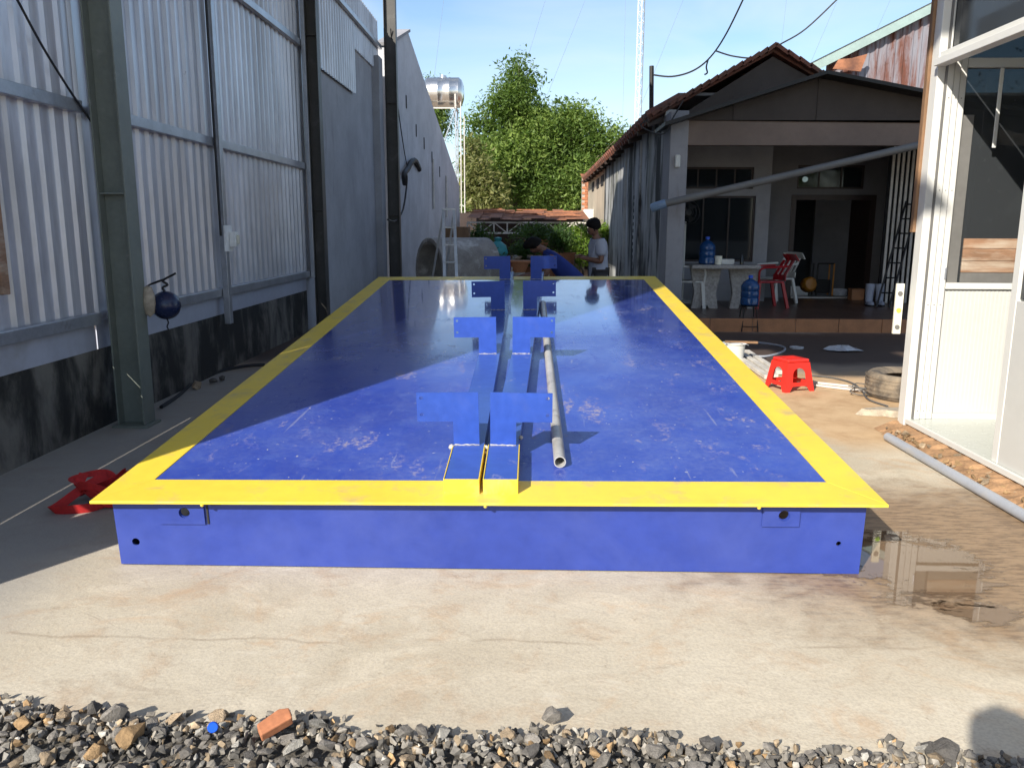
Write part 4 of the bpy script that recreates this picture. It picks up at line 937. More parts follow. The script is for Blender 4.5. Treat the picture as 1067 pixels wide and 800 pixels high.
# ---------------------------------------------------------------- porch furniture
def PZ(x, y): return G(x, y, FLZ)
g = PZ(760, 322); e = empty('stone_table', (g.x-.1, g.y+.1, FLZ), 'speckled stone table with curved slab legs in the dark porch', 'table')
MB().box((-.55, -.3, .63), (.5, .3, .69)).build('tabletop', 'stonetable', e, .015)
for sx in (-.28, .32):
    pr = [(-.21, 0), (-.07, 0), (-.05, .05), (.05, .05), (.07, 0), (.21, 0), (.17, .25), (.22, .5), (.24, .629), (-.24, .629), (-.22, .5), (-.17, .25)]
    MB().prism([(sx+p[0], -.05, p[1]) for p in pr], (0, .09, 0)).build('slab_leg', 'stonetable', e, .006)
TT = Vector((g.x-.1, g.y+.1, FLZ+.69))
def bottle(loc, label, s=1., tilt=0):
    e = empty('water_bottle', loc, label, 'water bottle')
    MB().lathe([(p[0]*s, p[1]*s) for p in ((.0, .005), (.12, .005), (.133, .02), (.133, .10), (.126, .115), (.133, .13), (.133, .20), (.126, .215), (.133, .23), (.133, .29), (.10, .35), (.04, .385), (.03, .39), (.03, .43), (0, .43))], 22).build('bottle_body', 'bottle', e)
    MB().lathe([(p[0]*s, p[1]*s) for p in ((.034, .405), (.034, .445), (0, .447))], 14).build('cap', 'bluecap', e); return e
bo = bottle(TT+Vector((-.27, 0, 0)), 'blue water bottle standing on the stone table', .95)
g = G(779, 345); st = empty('wire_stool', (g.x, g.y, 0), 'low black wire stand carrying a blue water bottle at the step', 'stand')
MB().lathe([(.13, .355), (.14, .36), (.14, .366), (.0, .366)], 20).build('ring_top', 'blackmetal', st)
for k in range(4):
    an = k*math.pi/2+.78; MB().tube([(.12*math.cos(an), .12*math.sin(an), .358), (.16*math.cos(an), .16*math.sin(an), .005)], .009, 6).build('leg', 'blackmetal', st)
MB().tube([(.15*math.cos(t), .15*math.sin(t), .08) for t in [i*math.pi/8 for i in range(16)]], .006, 6, closed=True).build('foot_ring', 'blackmetal', st)
bottle((g.x, g.y, .367), 'blue ribbed water bottle on the wire stand before the step', .95)
tag(MB().lathe([(0, 0), (.03, 0), (.03, .1), (.012, .14), (.012, .17), (0, .17)], 12, Matrix.Translation(TT+Vector((.25, -.1, 0)))).build('small_bottle', 'clearglass'), 'small clear bottle on the right end of the stone table', 'bottle')
tag(MB().box((-.11, -.06, 0), (.09, .08, .08), Matrix.Translation(TT+Vector((.07, .05, 0)))).build('paper_box', 'whiteplastic', None, .006), 'white box on the stone table beside the blue bottle', 'box')
tag(MB().lathe([(0, 0), (.05, 0), (.06, .13), (.055, .13), (.045, .01), (0, .01)], 14, Matrix.Translation(TT+Vector((-.1, -.05, 0)))).build('jar', 'levelbody'), 'yellowish jar on the stone table next to the blue bottle', 'jar')
def chair(loc, rz, m, label):
    e = empty('plastic_chair', loc, label, 'chair', 'plastic chairs on the porch', rz)
    MB().box((-.21, -.2, .40), (.21, .22, .43)).build('seat', m, e, .012)
    bk = MB(); n = 8
    top = [(-.21+.42*i/n, .22+.05*math.cos((i/n-.5)*3), 0) for i in range(n+1)]
    for i in range(n):                                          # curved back with slots
        for za, zb_, of in ((.43, .52, .02), (.74, .84, .12)):
            x0, y0, _ = top[i]; x1, y1, _ = top[i+1]
            bk.add([(x0, y0+of*(za-.43)/.1*.3+of, za), (x1, y1+of*(za-.43)/.1*.3+of, za), (x1, y1+of*1.3, zb_), (x0, y0+of*1.3, zb_)], [(0, 1, 2, 3)])
        if i % 2 == 0:
            x0, y0, _ = top[i]; x1, y1, _ = top[i+1]
            bk.add([(x0, y0+.026, .515), (x1, y1+.026, .515), (x1, y1+.16, .745), (x0, y0+.16, .745)], [(0, 1, 2, 3)])
    o = bk.build('backrest', m, e); md = o.modifiers.new('s', 'SOLIDIFY'); md.thickness = .012
    for sx in (-1, 1):
        MB().bar((sx*.19, -.18, .41), (sx*.23, -.22, 0), .05, .035).build('leg', m, e, .004); MB().bar((sx*.19, .2, .41), (sx*.22, .30, 0), .05, .035).build('leg', m, e, .004)
        MB().tube(smoothpath([(sx*.22, -.2, .42), (sx*.25, -.2, .62), (sx*.25, .05, .65), (sx*.22, .27, .66)], 4), .018, 6).build('armrest', m, e)
    return e
g = PZ(800, 322); chair((g.x, g.y+.25, FLZ), R_(-80), 'redchair', 'dark red plastic chair on the porch facing the stone table')
g = PZ(815, 319); chair((g.x+.02, g.y+.55, FLZ), R_(-60), 'whiteplastic', 'white plastic chair behind the dark red chair')
g = PZ(727, 322); chair((g.x-.05, g.y+.3, FLZ), R_(75), 'whiteplastic', 'white plastic chair left of the stone table below the fan')
# fan
g = PZ(716, 318); e = empty('standing_fan', (g.x, g.y+.5, FLZ), 'dark standing fan on a white pole before the porch window', 'fan')
MB().lathe([(0, 0), (.2, 0), (.2, .02), (.05, .05), (0, .05)], 20).build('base', 'whiteplastic', e); MB().tube([(0, 0, .05), (0, 0, 1.35)], .022, 8).build('pole', 'whiteplastic', e)
fx = Matrix.Translation((.03, -.05, 1.5)) @ Matrix.Rotation(R_(65), 4, 'Y') @ Matrix.Rotation(R_(70), 4, 'X')
for rr_ in (.08, .14, .20): MB().tube([fx @ Vector((rr_*math.cos(t), rr_*math.sin(t), .03)) for t in [i*math.pi/12 for i in range(24)]], .006, 5, closed=True).build('guard_ring', 'blackmetal', e)
for k in range(3):
    a0 = k*2.09; MB().add([fx @ Vector(q) for q in ((.02*math.cos(a0), .02*math.sin(a0), 0), (.18*math.cos(a0-.4), .18*math.sin(a0-.4), .02), (.18*math.cos(a0+.5), .18*math.sin(a0+.5), -.02))], [(0, 1, 2)]).build('blade', 'blackmetal', e)
MB().lathe([(0, -.05), (.06, -.04), (.06, .03), (0, .04)], 12, fx).build('motor', 'blackmetal', e)
# small red box, compressor, ladder, boots
g = PZ(850, 308); e = empty('compressor', (g.x, YD+.6, FLZ), 'small machine with orange tank in the dark doorway', 'machine')
MB().lathe([(0, -.15), (.10, -.14), (.14, -.09), (.14, .09), (.10, .14), (0, .15)], 18, Matrix.Translation((-.13, 0, .2)) @ Matrix.Rotation(R_(80), 4, 'X')).build('tank', 'orange', e)
MB().box((0, -.1, .05), (.25, .1, .3)).build('engine', 'blackmetal', e, .02)
for p, q in (((-.02, -.12, 0), (-.02, -.12, .6)), ((.28, -.12, 0), (.28, -.12, .6)), ((-.02, -.12, .6), (.28, -.12, .6)), ((-.02, .12, 0), (-.02, .12, .6)), ((.28, .12, 0), (.28, .12, .6))): MB().tube([p, q], .014, 6).build('frame_tube', 'orange' if p[0] > .2 else 'blackmetal', e)
lad0 = PZ(924, 314); lad0.y = 13.2
la = AY(921, 300, 13.2); la.z = FLZ; lt = AY(950, 210, 13.85)
e = empty('ladder', la, 'thin black ladder leaning against the folding gate', 'ladder')
dv = lt-la
for sx in (-.09, .11): MB().tube([(sx, 0, .01), Vector((sx, 0, 0))+dv], .016, 6).build('stile', 'blackmetal', e)
for k in range(1, 8): q = dv*(k/7.2); MB().tube([q+Vector((-.09, 0, 0)), q+Vector((.11, 0, 0))], .013, 6).build('rung', 'blackmetal', e)
for i, (px, lb) in enumerate(((906, 'left'), (917, 'right'))):
    g = PZ(px, 319); e = empty('boot', (g.x, g.y, FLZ), '%s one of two pale grey boots with dark soles by the ladder' % lb, 'boot', 'boots by the ladder')
    MB().tube([(0, .05, .07), (0, .05, .2), (.01*(1-2*i), .06, .36)], [.06, .062, .075], 12).build('shaft', 'tshirt', e); o = MB().lathe([(0, 0), (.055, 0), (.06, .03), (.05, .07), (.02, .085), (0, .085)], 14, Matrix.Diagonal((1, 2.0, 1, 1))).build('foot', 'tshirt', e); MB().lathe([(0, -.002), (.062, -.002), (.062, .028), (.058, .03)], 14, Matrix.Diagonal((1, 2.02, 1, 1))).build('sole', 'black', e)
g = PZ(899, 314); tag(MB().box((g.x-.12, g.y+.2, FLZ), (g.x+.1, g.y+.4, FLZ+.2)).build('clay_block', 'tile', None, .01), 'terracotta block standing on the porch floor beside the door', 'block')
g = PZ(873, 308); tag(MB().lathe([(.1, 0), (.13, .02), (.14, .12), (.13, .13), (.11, .02)], 16, Matrix.Translation((g.x, YD+.5, FLZ)), True).build('basin', 'greybag'), 'small pale basin on the floor just inside the doorway', 'basin')
# ================================================================== BACK OF THE YARD
# brick end wall + AC-like box beyond the house
br = empty('brick_building', (1.9, 33, 0), 'small orange brick building end beyond the house side wall', 'building')
q0 = AY(607, 176, 33.5); q1 = AY(619, 240, 33.5)
MB().box((q0.x-1.9, .52, 0), (2.2, .9, 3.4)).build('wall', 'mortar', br)
nb = 0
for k in range(26):
    for j in range(3):
        x0 = q0.x-1.9+j*.23+(.11 if k % 2 else 0)
        MB().box((x0, .49, .62+k*.105), (x0+.215, .519, .62+k*.105+.092)).build('brick', 'brick', br)
MB().prism([(q0.x-1.9-.1, .3, 3.5), (q0.x-1.9+.3, .3, 3.5), (q0.x-1.9+.45, .3, 2.4)], (0, .1, 0)).build('roof_flap', 'rustroof', br)
q = AY(622, 230, 29.5); e = empty('condenser_box', (HX-.3, 28.6, q.z-.25), 'pale box unit mounted high on the far sunny side wall', 'air conditioner')
MB().box((0, -.4, 0), (.345, .4, .62)).build('casing', 'whiteplastic', e, .02); MB().lathe([(.12, 0), (.2, 0), (.2, .01), (.12, .01)], 20, Matrix.Translation((-.002, 0, .3)) @ Matrix.Rotation(R_(-90), 4, 'Y'), True).build('fan_grille', 'steelsec', e)
for s_ in (-.25, .25): MB().bar((.34, s_, -.02), (0, s_, -.02), .04, .03).build('support_arm', 'steelsec', e)
# truss canopy
tcn = empty('truss_canopy', (-.4, 25, 0), 'low rusted sheet canopy on a white lattice truss at the yard end', 'canopy')
YT = 25.0
def tpart(n, mbv, m, bevel=0):
    o = mbv.build(n, m, tcn, bevel); o.matrix_parent_inverse = Matrix.Translation(-tcn.location); return o
xa = AY(487, 235, YT); xb = AY(612, 230, YT); zt0 = AY(550, 243, YT).z; zt1 = AY(550, 232, YT).z
for z in (zt0, zt1): tpart('chord', MB().bar((xa.x, YT, z), (xb.x, YT, z), .06, .05), 'trim')
nn = 9
for i in range(nn+1):
    x = xa.x+(xb.x-xa.x)*i/nn; tpart('strut', MB().bar((x, YT, zt0), (x, YT, zt1), .04, .04), 'trim')
    if i < nn: x2 = xa.x+(xb.x-xa.x)*(i+1)/nn; tpart('diagonal', MB().bar((x, YT, zt0 if i % 2 else zt1), (x2, YT, zt1 if i % 2 else zt0), .03, .03), 'trim')
for x in (xa.x+.05, xb.x-.1): tpart('post', MB().bar((x, YT, 0), (x, YT, zt0), .07, .07), 'blackmetal')
for i in range(11):
    rr2 = random.Random(i); x0 = xa.x+(xb.x-xa.x)*i/11; x1 = xa.x+(xb.x-xa.x)*(i+1.15)/11
    zf = AY(550, 230-rr2.uniform(0, 3), YT).z; zk = AY(550, 219, YT+3.2).z+rr2.uniform(-.05, .03)
    mbx = MB(); mbx.add([(x0, YT-.15+rr2.uniform(-.1, .1), zf+.01*(i % 2)), (x1, YT-.15+rr2.uniform(-.1, .1), zf+.01*(i % 2)), (x1, YT+3.2, zk+.01*(i % 2)), (x0, YT+3.2, zk+.01*(i % 2))], [(0, 1, 2, 3)]); tpart('roof_sheet', mbx, 'rustroof')
tag(MB().box((-4.5, 28.6, 0), (2.2, 28.75, 1.9)).build('back_wall', 'doorwood'), 'dark back wall under the low canopy', 'wall')
for i in range(9):                                    # scrap boards on the canopy
    rr2 = random.Random(50+i); x = rr2.uniform(xa.x+.2, xb.x-.6); y_ = YT+rr2.uniform(.5, 2.6); z = AY(550, 230, YT).z+.33*(y_-YT)/3.2+.10
    o = MB().box((-.5, -.06, 0), (.5, .06, .04)).build('scrap_board', 'rustroof'); o.location = (x, y_, z); o.rotation_euler = (0, rr2.uniform(-.06, .06), rr2.uniform(-.5, .5)); tag(o, 'weathered scrap board lying on the low rusted canopy', 'board', 'scrap boards on the canopy')
# culvert pipe and crate, step ladder
q = G(478, 330); cx = AY(477, 270, 15.6); e = empty('cement_pipe', (cx.x, 15.6, 0), 'big mottled cement pipe lying against the pale gable wall', 'pipe')
prof = [(.55, -.6), (.62, -.6), (.62, .6), (.55, .6)]
MB().lathe(prof, 36, Matrix.Translation((0, 0, .62)) @ Matrix.Rotation(R_(-58), 4, 'Z') @ Matrix.Rotation(R_(90), 4, 'X'), True).build('pipe_shell', 'concretepipe', e)
q = AY(472, 245, 16.6); e = empty('brown_crate', (q.x, 17.4, 0), 'brown stacked crate behind the cement pipe', 'crate')
for k in range(5): MB().box((-.27, -.2, k*.29), (.27, .2, k*.29+.28)).build('crate_box', 'wood', e, .01)
la = AY(461, 288, 13.9); la.z = 0; e = empty('step_ladder', (AY(468, 280, 13.9).x, 13.9, 0), 'grey aluminium step ladder standing in front of the cement pipe', 'ladder')
HT = AY(465, 219, 13.9).z
for sx in (-1, 1):
    MB().bar((sx*.09, .05, HT), (sx*.11+.06, -.25, 0), .03, .05).build('stile', 'steelsec', e); MB().bar((sx*.09, .09, HT), (sx*.12-.30, .25, 0), .025, .035).build('back_leg', 'steelsec', e)
for k in range(1, 6): t = k/6; MB().bar((-.10+.06*(1-t), .05-.3*(1-t), HT*t), (.10+.06*(1-t), .05-.3*(1-t), HT*t), .06, .025).build('tread', 'steelsec', e)
MB().box((-.12, .02, HT), (.12, .13, HT+.03)).build('top_cap', 'steelsec', e)
tag(MB().tube([AX(447, 292, -2.85)*1, AX(446, 258, -2.85)], .03, 6).build('post_stub', 'blackmetal'), 'short dark post standing against the pale wall left of the ladder', 'post')
# water tank on stand
TY = 29.5; q = AY(462, 97, TY); e = empty('water_tank', (q.x, TY, 0), 'horizontal stainless steel water tank on a tall stand above the wall', 'water tank')
TR = .50; TZ = q.z
TM = Matrix.Translation((0, 0, TZ)) @ Matrix.Rotation(R_(90), 4, 'Y') @ Matrix.Rotation(0, 4, 'X')
MB().lathe([(.001, -.72), (.25, -.70), (.42, -.64), (TR, -.55), (TR, -.2), (TR+.012, -.18), (TR+.012, -.14), (TR, -.12), (TR, .2), (TR+.012, .22), (TR+.012, .26), (TR, .28), (TR, .55), (.42, .64), (.25, .70), (.001, .72)], 36, TM).build('tank', 'stainless', e)
MB().lathe([(.0, .06), (.12, .06), (.13, 0), (.13, -.05)], 16, Matrix.Translation((0, 0, TZ+TR))).build('lid', 'stainless', e)
for x in (-.45, .45):
    for y_ in (-.4, .4):
        MB().bar((x, y_, 0), (x, y_, TZ-TR-.02), .045, .045).build('stand_leg', 'steelsec', e)
    MB().bar((x, -.45, TZ-TR-.05), (x, .45, TZ-TR-.05), .06, .06).build('cradle', 'trim', e)
    MB().bar((x, -.40, TZ-TR), (x, -.47, TZ-.1), .05, .05).build('cradle_arm', 'trim', e)
for z in (1.5, 3.0, TZ-TR-.06): MB().bar((-.45, -.43, z), (.45, -.43, z), .04, .04).build('crossbar', 'trim', e)
MB().bar((-.45, -.43, 3.0), (.45, -.43, TZ-TR-.1), .03, .03).build('diagonal_brace', 'steelsec', e)
for x in (.62, .74): MB().tube([(x, -.3, .1), (x, -.3, TZ-TR+(.2 if x < .7 else -.3))], .02, 8).build('standpipe', 'trim', e)

# ---------------------------------------------------------------- foliage
def foliage(name, m, parent, clumps, per, rad, leaf, seed, droop=.3):
    rnd = random.Random(seed); V = []; F = []
    for (cx, cy, cz) in clumps:
        for _ in range(per):
            d = Vector((rnd.gauss(0, 1), rnd.gauss(0, 1), rnd.gauss(0, .8))); p = Vector((cx, cy, cz))+d*rad*.55
            a = Vector((rnd.gauss(0, 1), rnd.gauss(0, 1), rnd.gauss(-droop, .7))).normalized(); n_ = Vector((rnd.gauss(0, .7), rnd.gauss(0, .7), 1)); b_ = a.cross(n_)
            if b_.length < 1e-3: continue
            b_.normalize(); l = leaf*rnd.uniform(.5, 1.6); w_ = l*rnd.uniform(.28, .5); c_ = a.cross(b_)*l*.08
            o = len(V); V += [tuple(p), tuple(p+a*l*.5+b_*w_*.5+c_), tuple(p+a*l), tuple(p+a*l*.5-b_*w_*.5+c_)]; F.append((o, o+1, o+2, o+3))
    me = bpy.data.meshes.new(name); me.from_pydata(V, [], F); me.materials.append(M[m]); o = bpy.data.objects.new(name, me); COL.objects.link(o); o.parent = parent; return o
def tree(label, x, y, blobs, seed, nclump=170, per=85, rad=.62, leaf=.2, m='leaf', tr=.16, cat='tree', name='tree', group='trees behind the yard'):
    rnd = random.Random(seed); e = empty(name, (x, y, 0), label, cat, group)
    cl = []; tot = sum(b_[3]*b_[4] for b_ in blobs)
    for bx, by, bz, rx, rz in blobs:
        for _ in range(int(nclump*rx*rz/tot)):
            d = Vector((rnd.gauss(0, 1), rnd.gauss(0, 1), rnd.gauss(0, 1))).normalized()*(rnd.random()**.45); cl.append((bx+d.x*rx, by+d.y*rx, bz+d.z*rz))
    foliage('crown', m, e, cl, per, rad, leaf, seed)
    top = max(blobs, key=lambda b_: b_[2]); h = top[2]
    pts = [Vector((top[0]*t+.12*math.sin(5*t+seed), top[1]*t, h*t)) for t in [i/8 for i in range(9)]]
    trunk = MB().tube(pts, [tr*(1-.85*i/8) for i in range(9)], 8).build('trunk', 'barkc', e)
    lb = MB()
    for k in range(min(26, len(cl))):
        c_ = Vector(rnd.choice(cl)); t = max(.15, min(.85, (c_.z-.8)/h*.8)); s0 = pts[int(t*8)]
        lb.tube([s0, s0.lerp(c_, .5)+Vector((0, 0, .15)), c_], [tr*.3, tr*.2, .015], 5)
    lb.build('limb', 'barkc', e); return e
TYY = 40.0
def bl(px, py, prx, prz, base):                              # blob from photo pixels at the tree's own distance
    q = AY(px, py, TYY); k = TYY/FPX*1.0; return (q.x-base, random.Random(px).uniform(-.6, .6), q.z, prx*k, prz*k)
bx = AY(535, 200, TYY).x
tree('tall green tree with the highest crown behind the yard', bx, TYY, [bl(540, 84, 17, 20, bx), bl(534, 105, 22, 24, bx), bl(527, 125, 28, 25, bx), bl(556, 130, 20, 26, bx), bl(515, 165, 32, 28, bx), bl(545, 165, 30, 30, bx), bl(500, 150, 16, 30, bx), bl(530, 205, 40, 25, bx)], 21, 360)
bx = AY(600, 200, TYY).x
tree('broad green tree right of the tallest one, reaching to the house eave', bx, TYY, [bl(583, 140, 22, 28, bx), bl(606, 150, 26, 34, bx), bl(632, 160, 20, 30, bx), bl(575, 185, 30, 30, bx), bl(615, 195, 35, 30, bx), bl(598, 122, 16, 14, bx), bl(650, 168, 16, 24, bx), bl(568, 150, 20, 28, bx)], 33, 370)
bx = AY(565, 130, TYY).x
tree('thin-crowned green tree between the two larger trees', bx, TYY+3, [bl(563, 112, 10, 14, bx), bl(568, 140, 18, 24, bx), bl(560, 180, 22, 30, bx)], 44, 130, per=60)
TYY = 36.0; bx = AY(500, 205, TYY).x
tree('dry yellowish bamboo clump at the foot of the tallest tree', bx, TYY, [bl(497, 190, 13, 24, bx), bl(512, 200, 12, 18, bx), bl(490, 165, 8, 20, bx)], 55, 110, per=60, rad=.4, leaf=.2, m='leafdry', tr=.05, cat='bamboo', name='bamboo_clump', group=None)
TYY = 48.0; bx = AY(450, 90, TYY).x
tree('leafy tree top showing behind the stainless water tank', bx, TYY, [bl(446, 92, 9, 10, bx), bl(452, 120, 16, 25, bx)], 66, 60)
TYY = 60.0; bx = AY(590, 200, TYY).x
tree('dark green tree filling in behind the broad one', bx, TYY, [bl(550, 205, 60, 35, bx), bl(610, 200, 50, 35, bx), bl(500, 210, 40, 30, bx)], 77, 200, per=70, rad=1.0, leaf=.4)
TYY = 16.; tree('leafy tree across the road behind the photographer', 15, -15, [(0, 0, 6, 3, 2.6), (-2, 0, 4.5, 2.4, 2), (2, 1, 7.5, 2.2, 2)], 88, 120, per=60, rad=.8, leaf=.3, group=None)
def shrub(label, px, py, Y, rpx, hpx, seed, m, potted=True, n=36, leaf=.07):
    q = AY(px, py, Y); k = Y/FPX; e = empty('potted_shrub' if potted else 'shrub', (q.x, Y, 0), label, 'shrub', 'shrubs at the yard end')
    rnd = random.Random(seed); cl = [(rnd.gauss(0, .45)*rpx*k, rnd.gauss(0, .4)*rpx*k, q.z+rnd.gauss(0, .42)*hpx*k) for _ in range(n)]
    foliage('foliage', m, e, cl, 60, .17, leaf, seed)
    st_ = MB(); pz = max(.1, q.z-hpx*k*1.3) if potted else 0
    for c_ in cl[:9]: st_.tube([(0, 0, max(0, pz-.1)), (c_[0]*.4, c_[1]*.4, (pz+c_[2])/2), c_], [.03, .02, .008], 5)
    st_.build('stem', 'barkc', e)
    if potted:
        MB().lathe([(0, 0), (.22, 0), (.3, pz*.8), (.34, pz), (.3, pz), (.25, pz-.05), (0, pz-.05)], 18).build('pot', 'terrac', e)
    return e
shrub('sunlit yellow-green shrub between the two men', 602, 262, 21, 15, 20, 1, 'leafbright', False, 44)
shrub('sunlit yellow-green shrub against the house wall behind the standing man', 632, 240, 22.5, 10, 14, 2, 'leafbright', False, 30)
shrub('sunlit leafy shrub just above the bending man', 600, 242, 22, 13, 9, 12, 'leafbright', False, 26)
shrub('dark potted bonsai shrub behind the left rear bracket', 500, 252, 19, 13, 14, 3, 'leafdark')
shrub('dark potted bonsai shrub in the middle under the canopy', 545, 262, 18, 12, 12, 4, 'leafdark')
shrub('flat-topped dark shrub right under the lattice truss', 560, 242, 20, 22, 6, 5, 'leafdark', True, 40)
shrub('dark potted shrub close behind the bending man', 585, 250, 19, 12, 10, 6, 'leafdark')
shrub('low dark shrub beside the cement pipe', 505, 270, 17, 9, 9, 7, 'leafdark')
# pots, bags and boards behind the deck
q = AY(519, 253, 17.2)
o = MB(); rw = random.Random(8); o.lathe([(.001, 0), (.18, .0), (.22, .15), (.17, .3), (.06, .38), (.08, .45), (0.001, .47)], 12); o.v = [(x*(1+rw.uniform(-.15, .15)), y*(1+rw.uniform(-.15, .15)), z) for x, y, z in o.v]
o = o.build('rubbish_sack', 'teal'); o.location = (q.x, 17.2, q.z-.35); tag(o, 'teal plastic sack heaped on the bench behind the left rear bracket', 'sack')
bn = empty('work_bench', (AY(530, 280, 16.5).x, 17.0, 0), 'low plank bench with clutter behind the rear brackets', 'bench')
zt = q.z-.36
MB().box((-.9, -.3, zt-.05), (1.2, .45, zt)).build('bench_top', 'wood', bn, .005)
for x in (-.8, 1.1):
    for y_ in (-.22, .35): MB().box((x-.03, y_-.03, 0), (x+.03, y_+.03, zt-.051)).build('leg', 'wood', bn)
for i in range(12):
    rw = random.Random(200+i); o = put_stone(0, 0, rw.uniform(.06, .13), 0, rw.choice((3, 0, 2)), 'rubble_lump', None); o.location = (bn.location.x+rw.uniform(-.1, 1.1), 17+rw.uniform(-.2, .2), zt+.06); tag(o, 'pale rubble lump piled on the plank bench behind the brackets', 'rubble', 'rubble on the bench')
q = AY(541, 276, 13.6); e = empty('flower_pot', (q.x, 13.6, 0), 'wide terracotta trough on a stand between the rear brackets', 'pot')
MB().lathe([(0, q.z-.12), (.1, q.z-.12), (.17, q.z+.04), (.2, q.z+.04), (.2, q.z+.07), (.16, q.z+.07), (0, q.z+.02)], 20).build('pot', 'terrac', e); MB().lathe([(.09, 0), (.1, 0), (.1, q.z-.125), (0, q.z-.125)], 14).build('stand', 'cement_block', e)

# ---------------------------------------------------------------- mast and overhead wires
MY = 85.; q = AY(665, 120, MY); e = empty('radio_mast', (q.x, MY, 0), 'thin white lattice radio mast rising into the sky', 'mast')
HM = 34; r_ = .36; cs = [(r_*math.cos(t), r_*math.sin(t)) for t in (.5, 2.6, 4.7)]
for cx, cy in cs: MB().tube([(cx, cy, 0), (cx, cy, HM)], .045, 5).build('mast_leg', 'white', e)
for k in range(34):
    lt_ = MB()
    for i in range(3):
        a = cs[i]; b_ = cs[(i+1) % 3]; lt_.tube([(*a, k), (*b_, k+1)], .022, 4); lt_.tube([(*a, k), (*b_, k)], .022, 4)
    lt_.build('lattice_bay', 'white', e)
def guy(px0, py0, px1, py1, i):
    a = AY(px0, py0, 80); b_ = AY(px1, py1, 60); tag(MB().tube([a, b_], .012, 4).build('guy_wire', 'steelsec'), None, 'wire', 'guy wires of the radio mast')['label'] = GW[i]
GW = ['thin wire slanting in the sky directly above the water tank', 'thin wire in the sky above the tall tree', 'thin slanted wire in the sky between tall tree and mast', 'thin vertical wire left of the radio mast', 'thin wire crossing the sky right of the radio mast', 'thin wire in the sky above the house ridge', 'faint wire in the sky left of the green roof edge', 'thin wire meeting the green roof edge at the upper right']
for i, gq in enumerate(((463, -5, 452, 85), (570, -5, 550, 60), (612, -5, 570, 100), (652, -5, 648, 160), (714, -5, 668, 110), (820, -5, 814, 50), (875, -5, 845, 65), (930, -5, 910, 40))): guy(*gq, i)

# ================================================================== PEOPLE
def skin_obj(name, verts, edges, m, parent, lv=2):
    me = bpy.data.meshes.new(name); keys = list(verts); ix = {k: i for i, k in enumerate(keys)}
    me.from_pydata([verts[k][0] for k in keys], [(ix[a], ix[b_]) for a, b_ in edges], []); me.materials.append(M[m])
    o = bpy.data.objects.new(name, me); COL.objects.link(o); o.parent = parent
    md = o.modifiers.new('skin', 'SKIN'); md.use_smooth_shade = True
    for k in keys:
        r = verts[k][1]; me.skin_vertices[0].data[ix[k]].radius = r if isinstance(r, tuple) else (r, r)
    me.skin_vertices[0].data[0].use_root = True
    s_ = o.modifiers.new('sub', 'SUBSURF'); s_.levels = lv; s_.render_levels = lv
    return o
def hand(V_, E_, key, wr, dirv, side, r=.0085):
    d = Vector(dirv).normalized(); up_ = Vector((0, 0, 1)) if abs(d.z) < .9 else Vector((0, 1, 0)); sx = d.cross(up_).normalized(); dn = sx.cross(d)*-1
    pm = Vector(wr)+d*.055; V_[key+'p'] = (tuple(pm), (.034, .018)); E_.append((key, key+'p'))
    for i, (o_, l) in enumerate(((-.027, .055), (-.009, .07), (.009, .066), (.027, .05))):
        b0 = pm+d*.03+sx*o_; b1 = b0+d*l*.55+dn*.006; b2 = b1+d*l*.4+dn*.02
        for j, (q, rr_) in enumerate(((b0, r), (b1, r*.95), (b2, r*.8))):
            V_['%sf%d%d' % (key, i, j)] = (tuple(q), rr_); E_.append((key+'p' if j == 0 else '%sf%d%d' % (key, i, j-1), '%sf%d%d' % (key, i, j)))
    t0 = pm-d*.02+sx*.034*side; t1 = t0+sx*.025*side+d*.03
    V_[key+'t0'] = (tuple(t0), r*1.1); V_[key+'t1'] = (tuple(t1), r*.9); E_ += [(key+'p', key+'t0'), (key+'t0', key+'t1')]
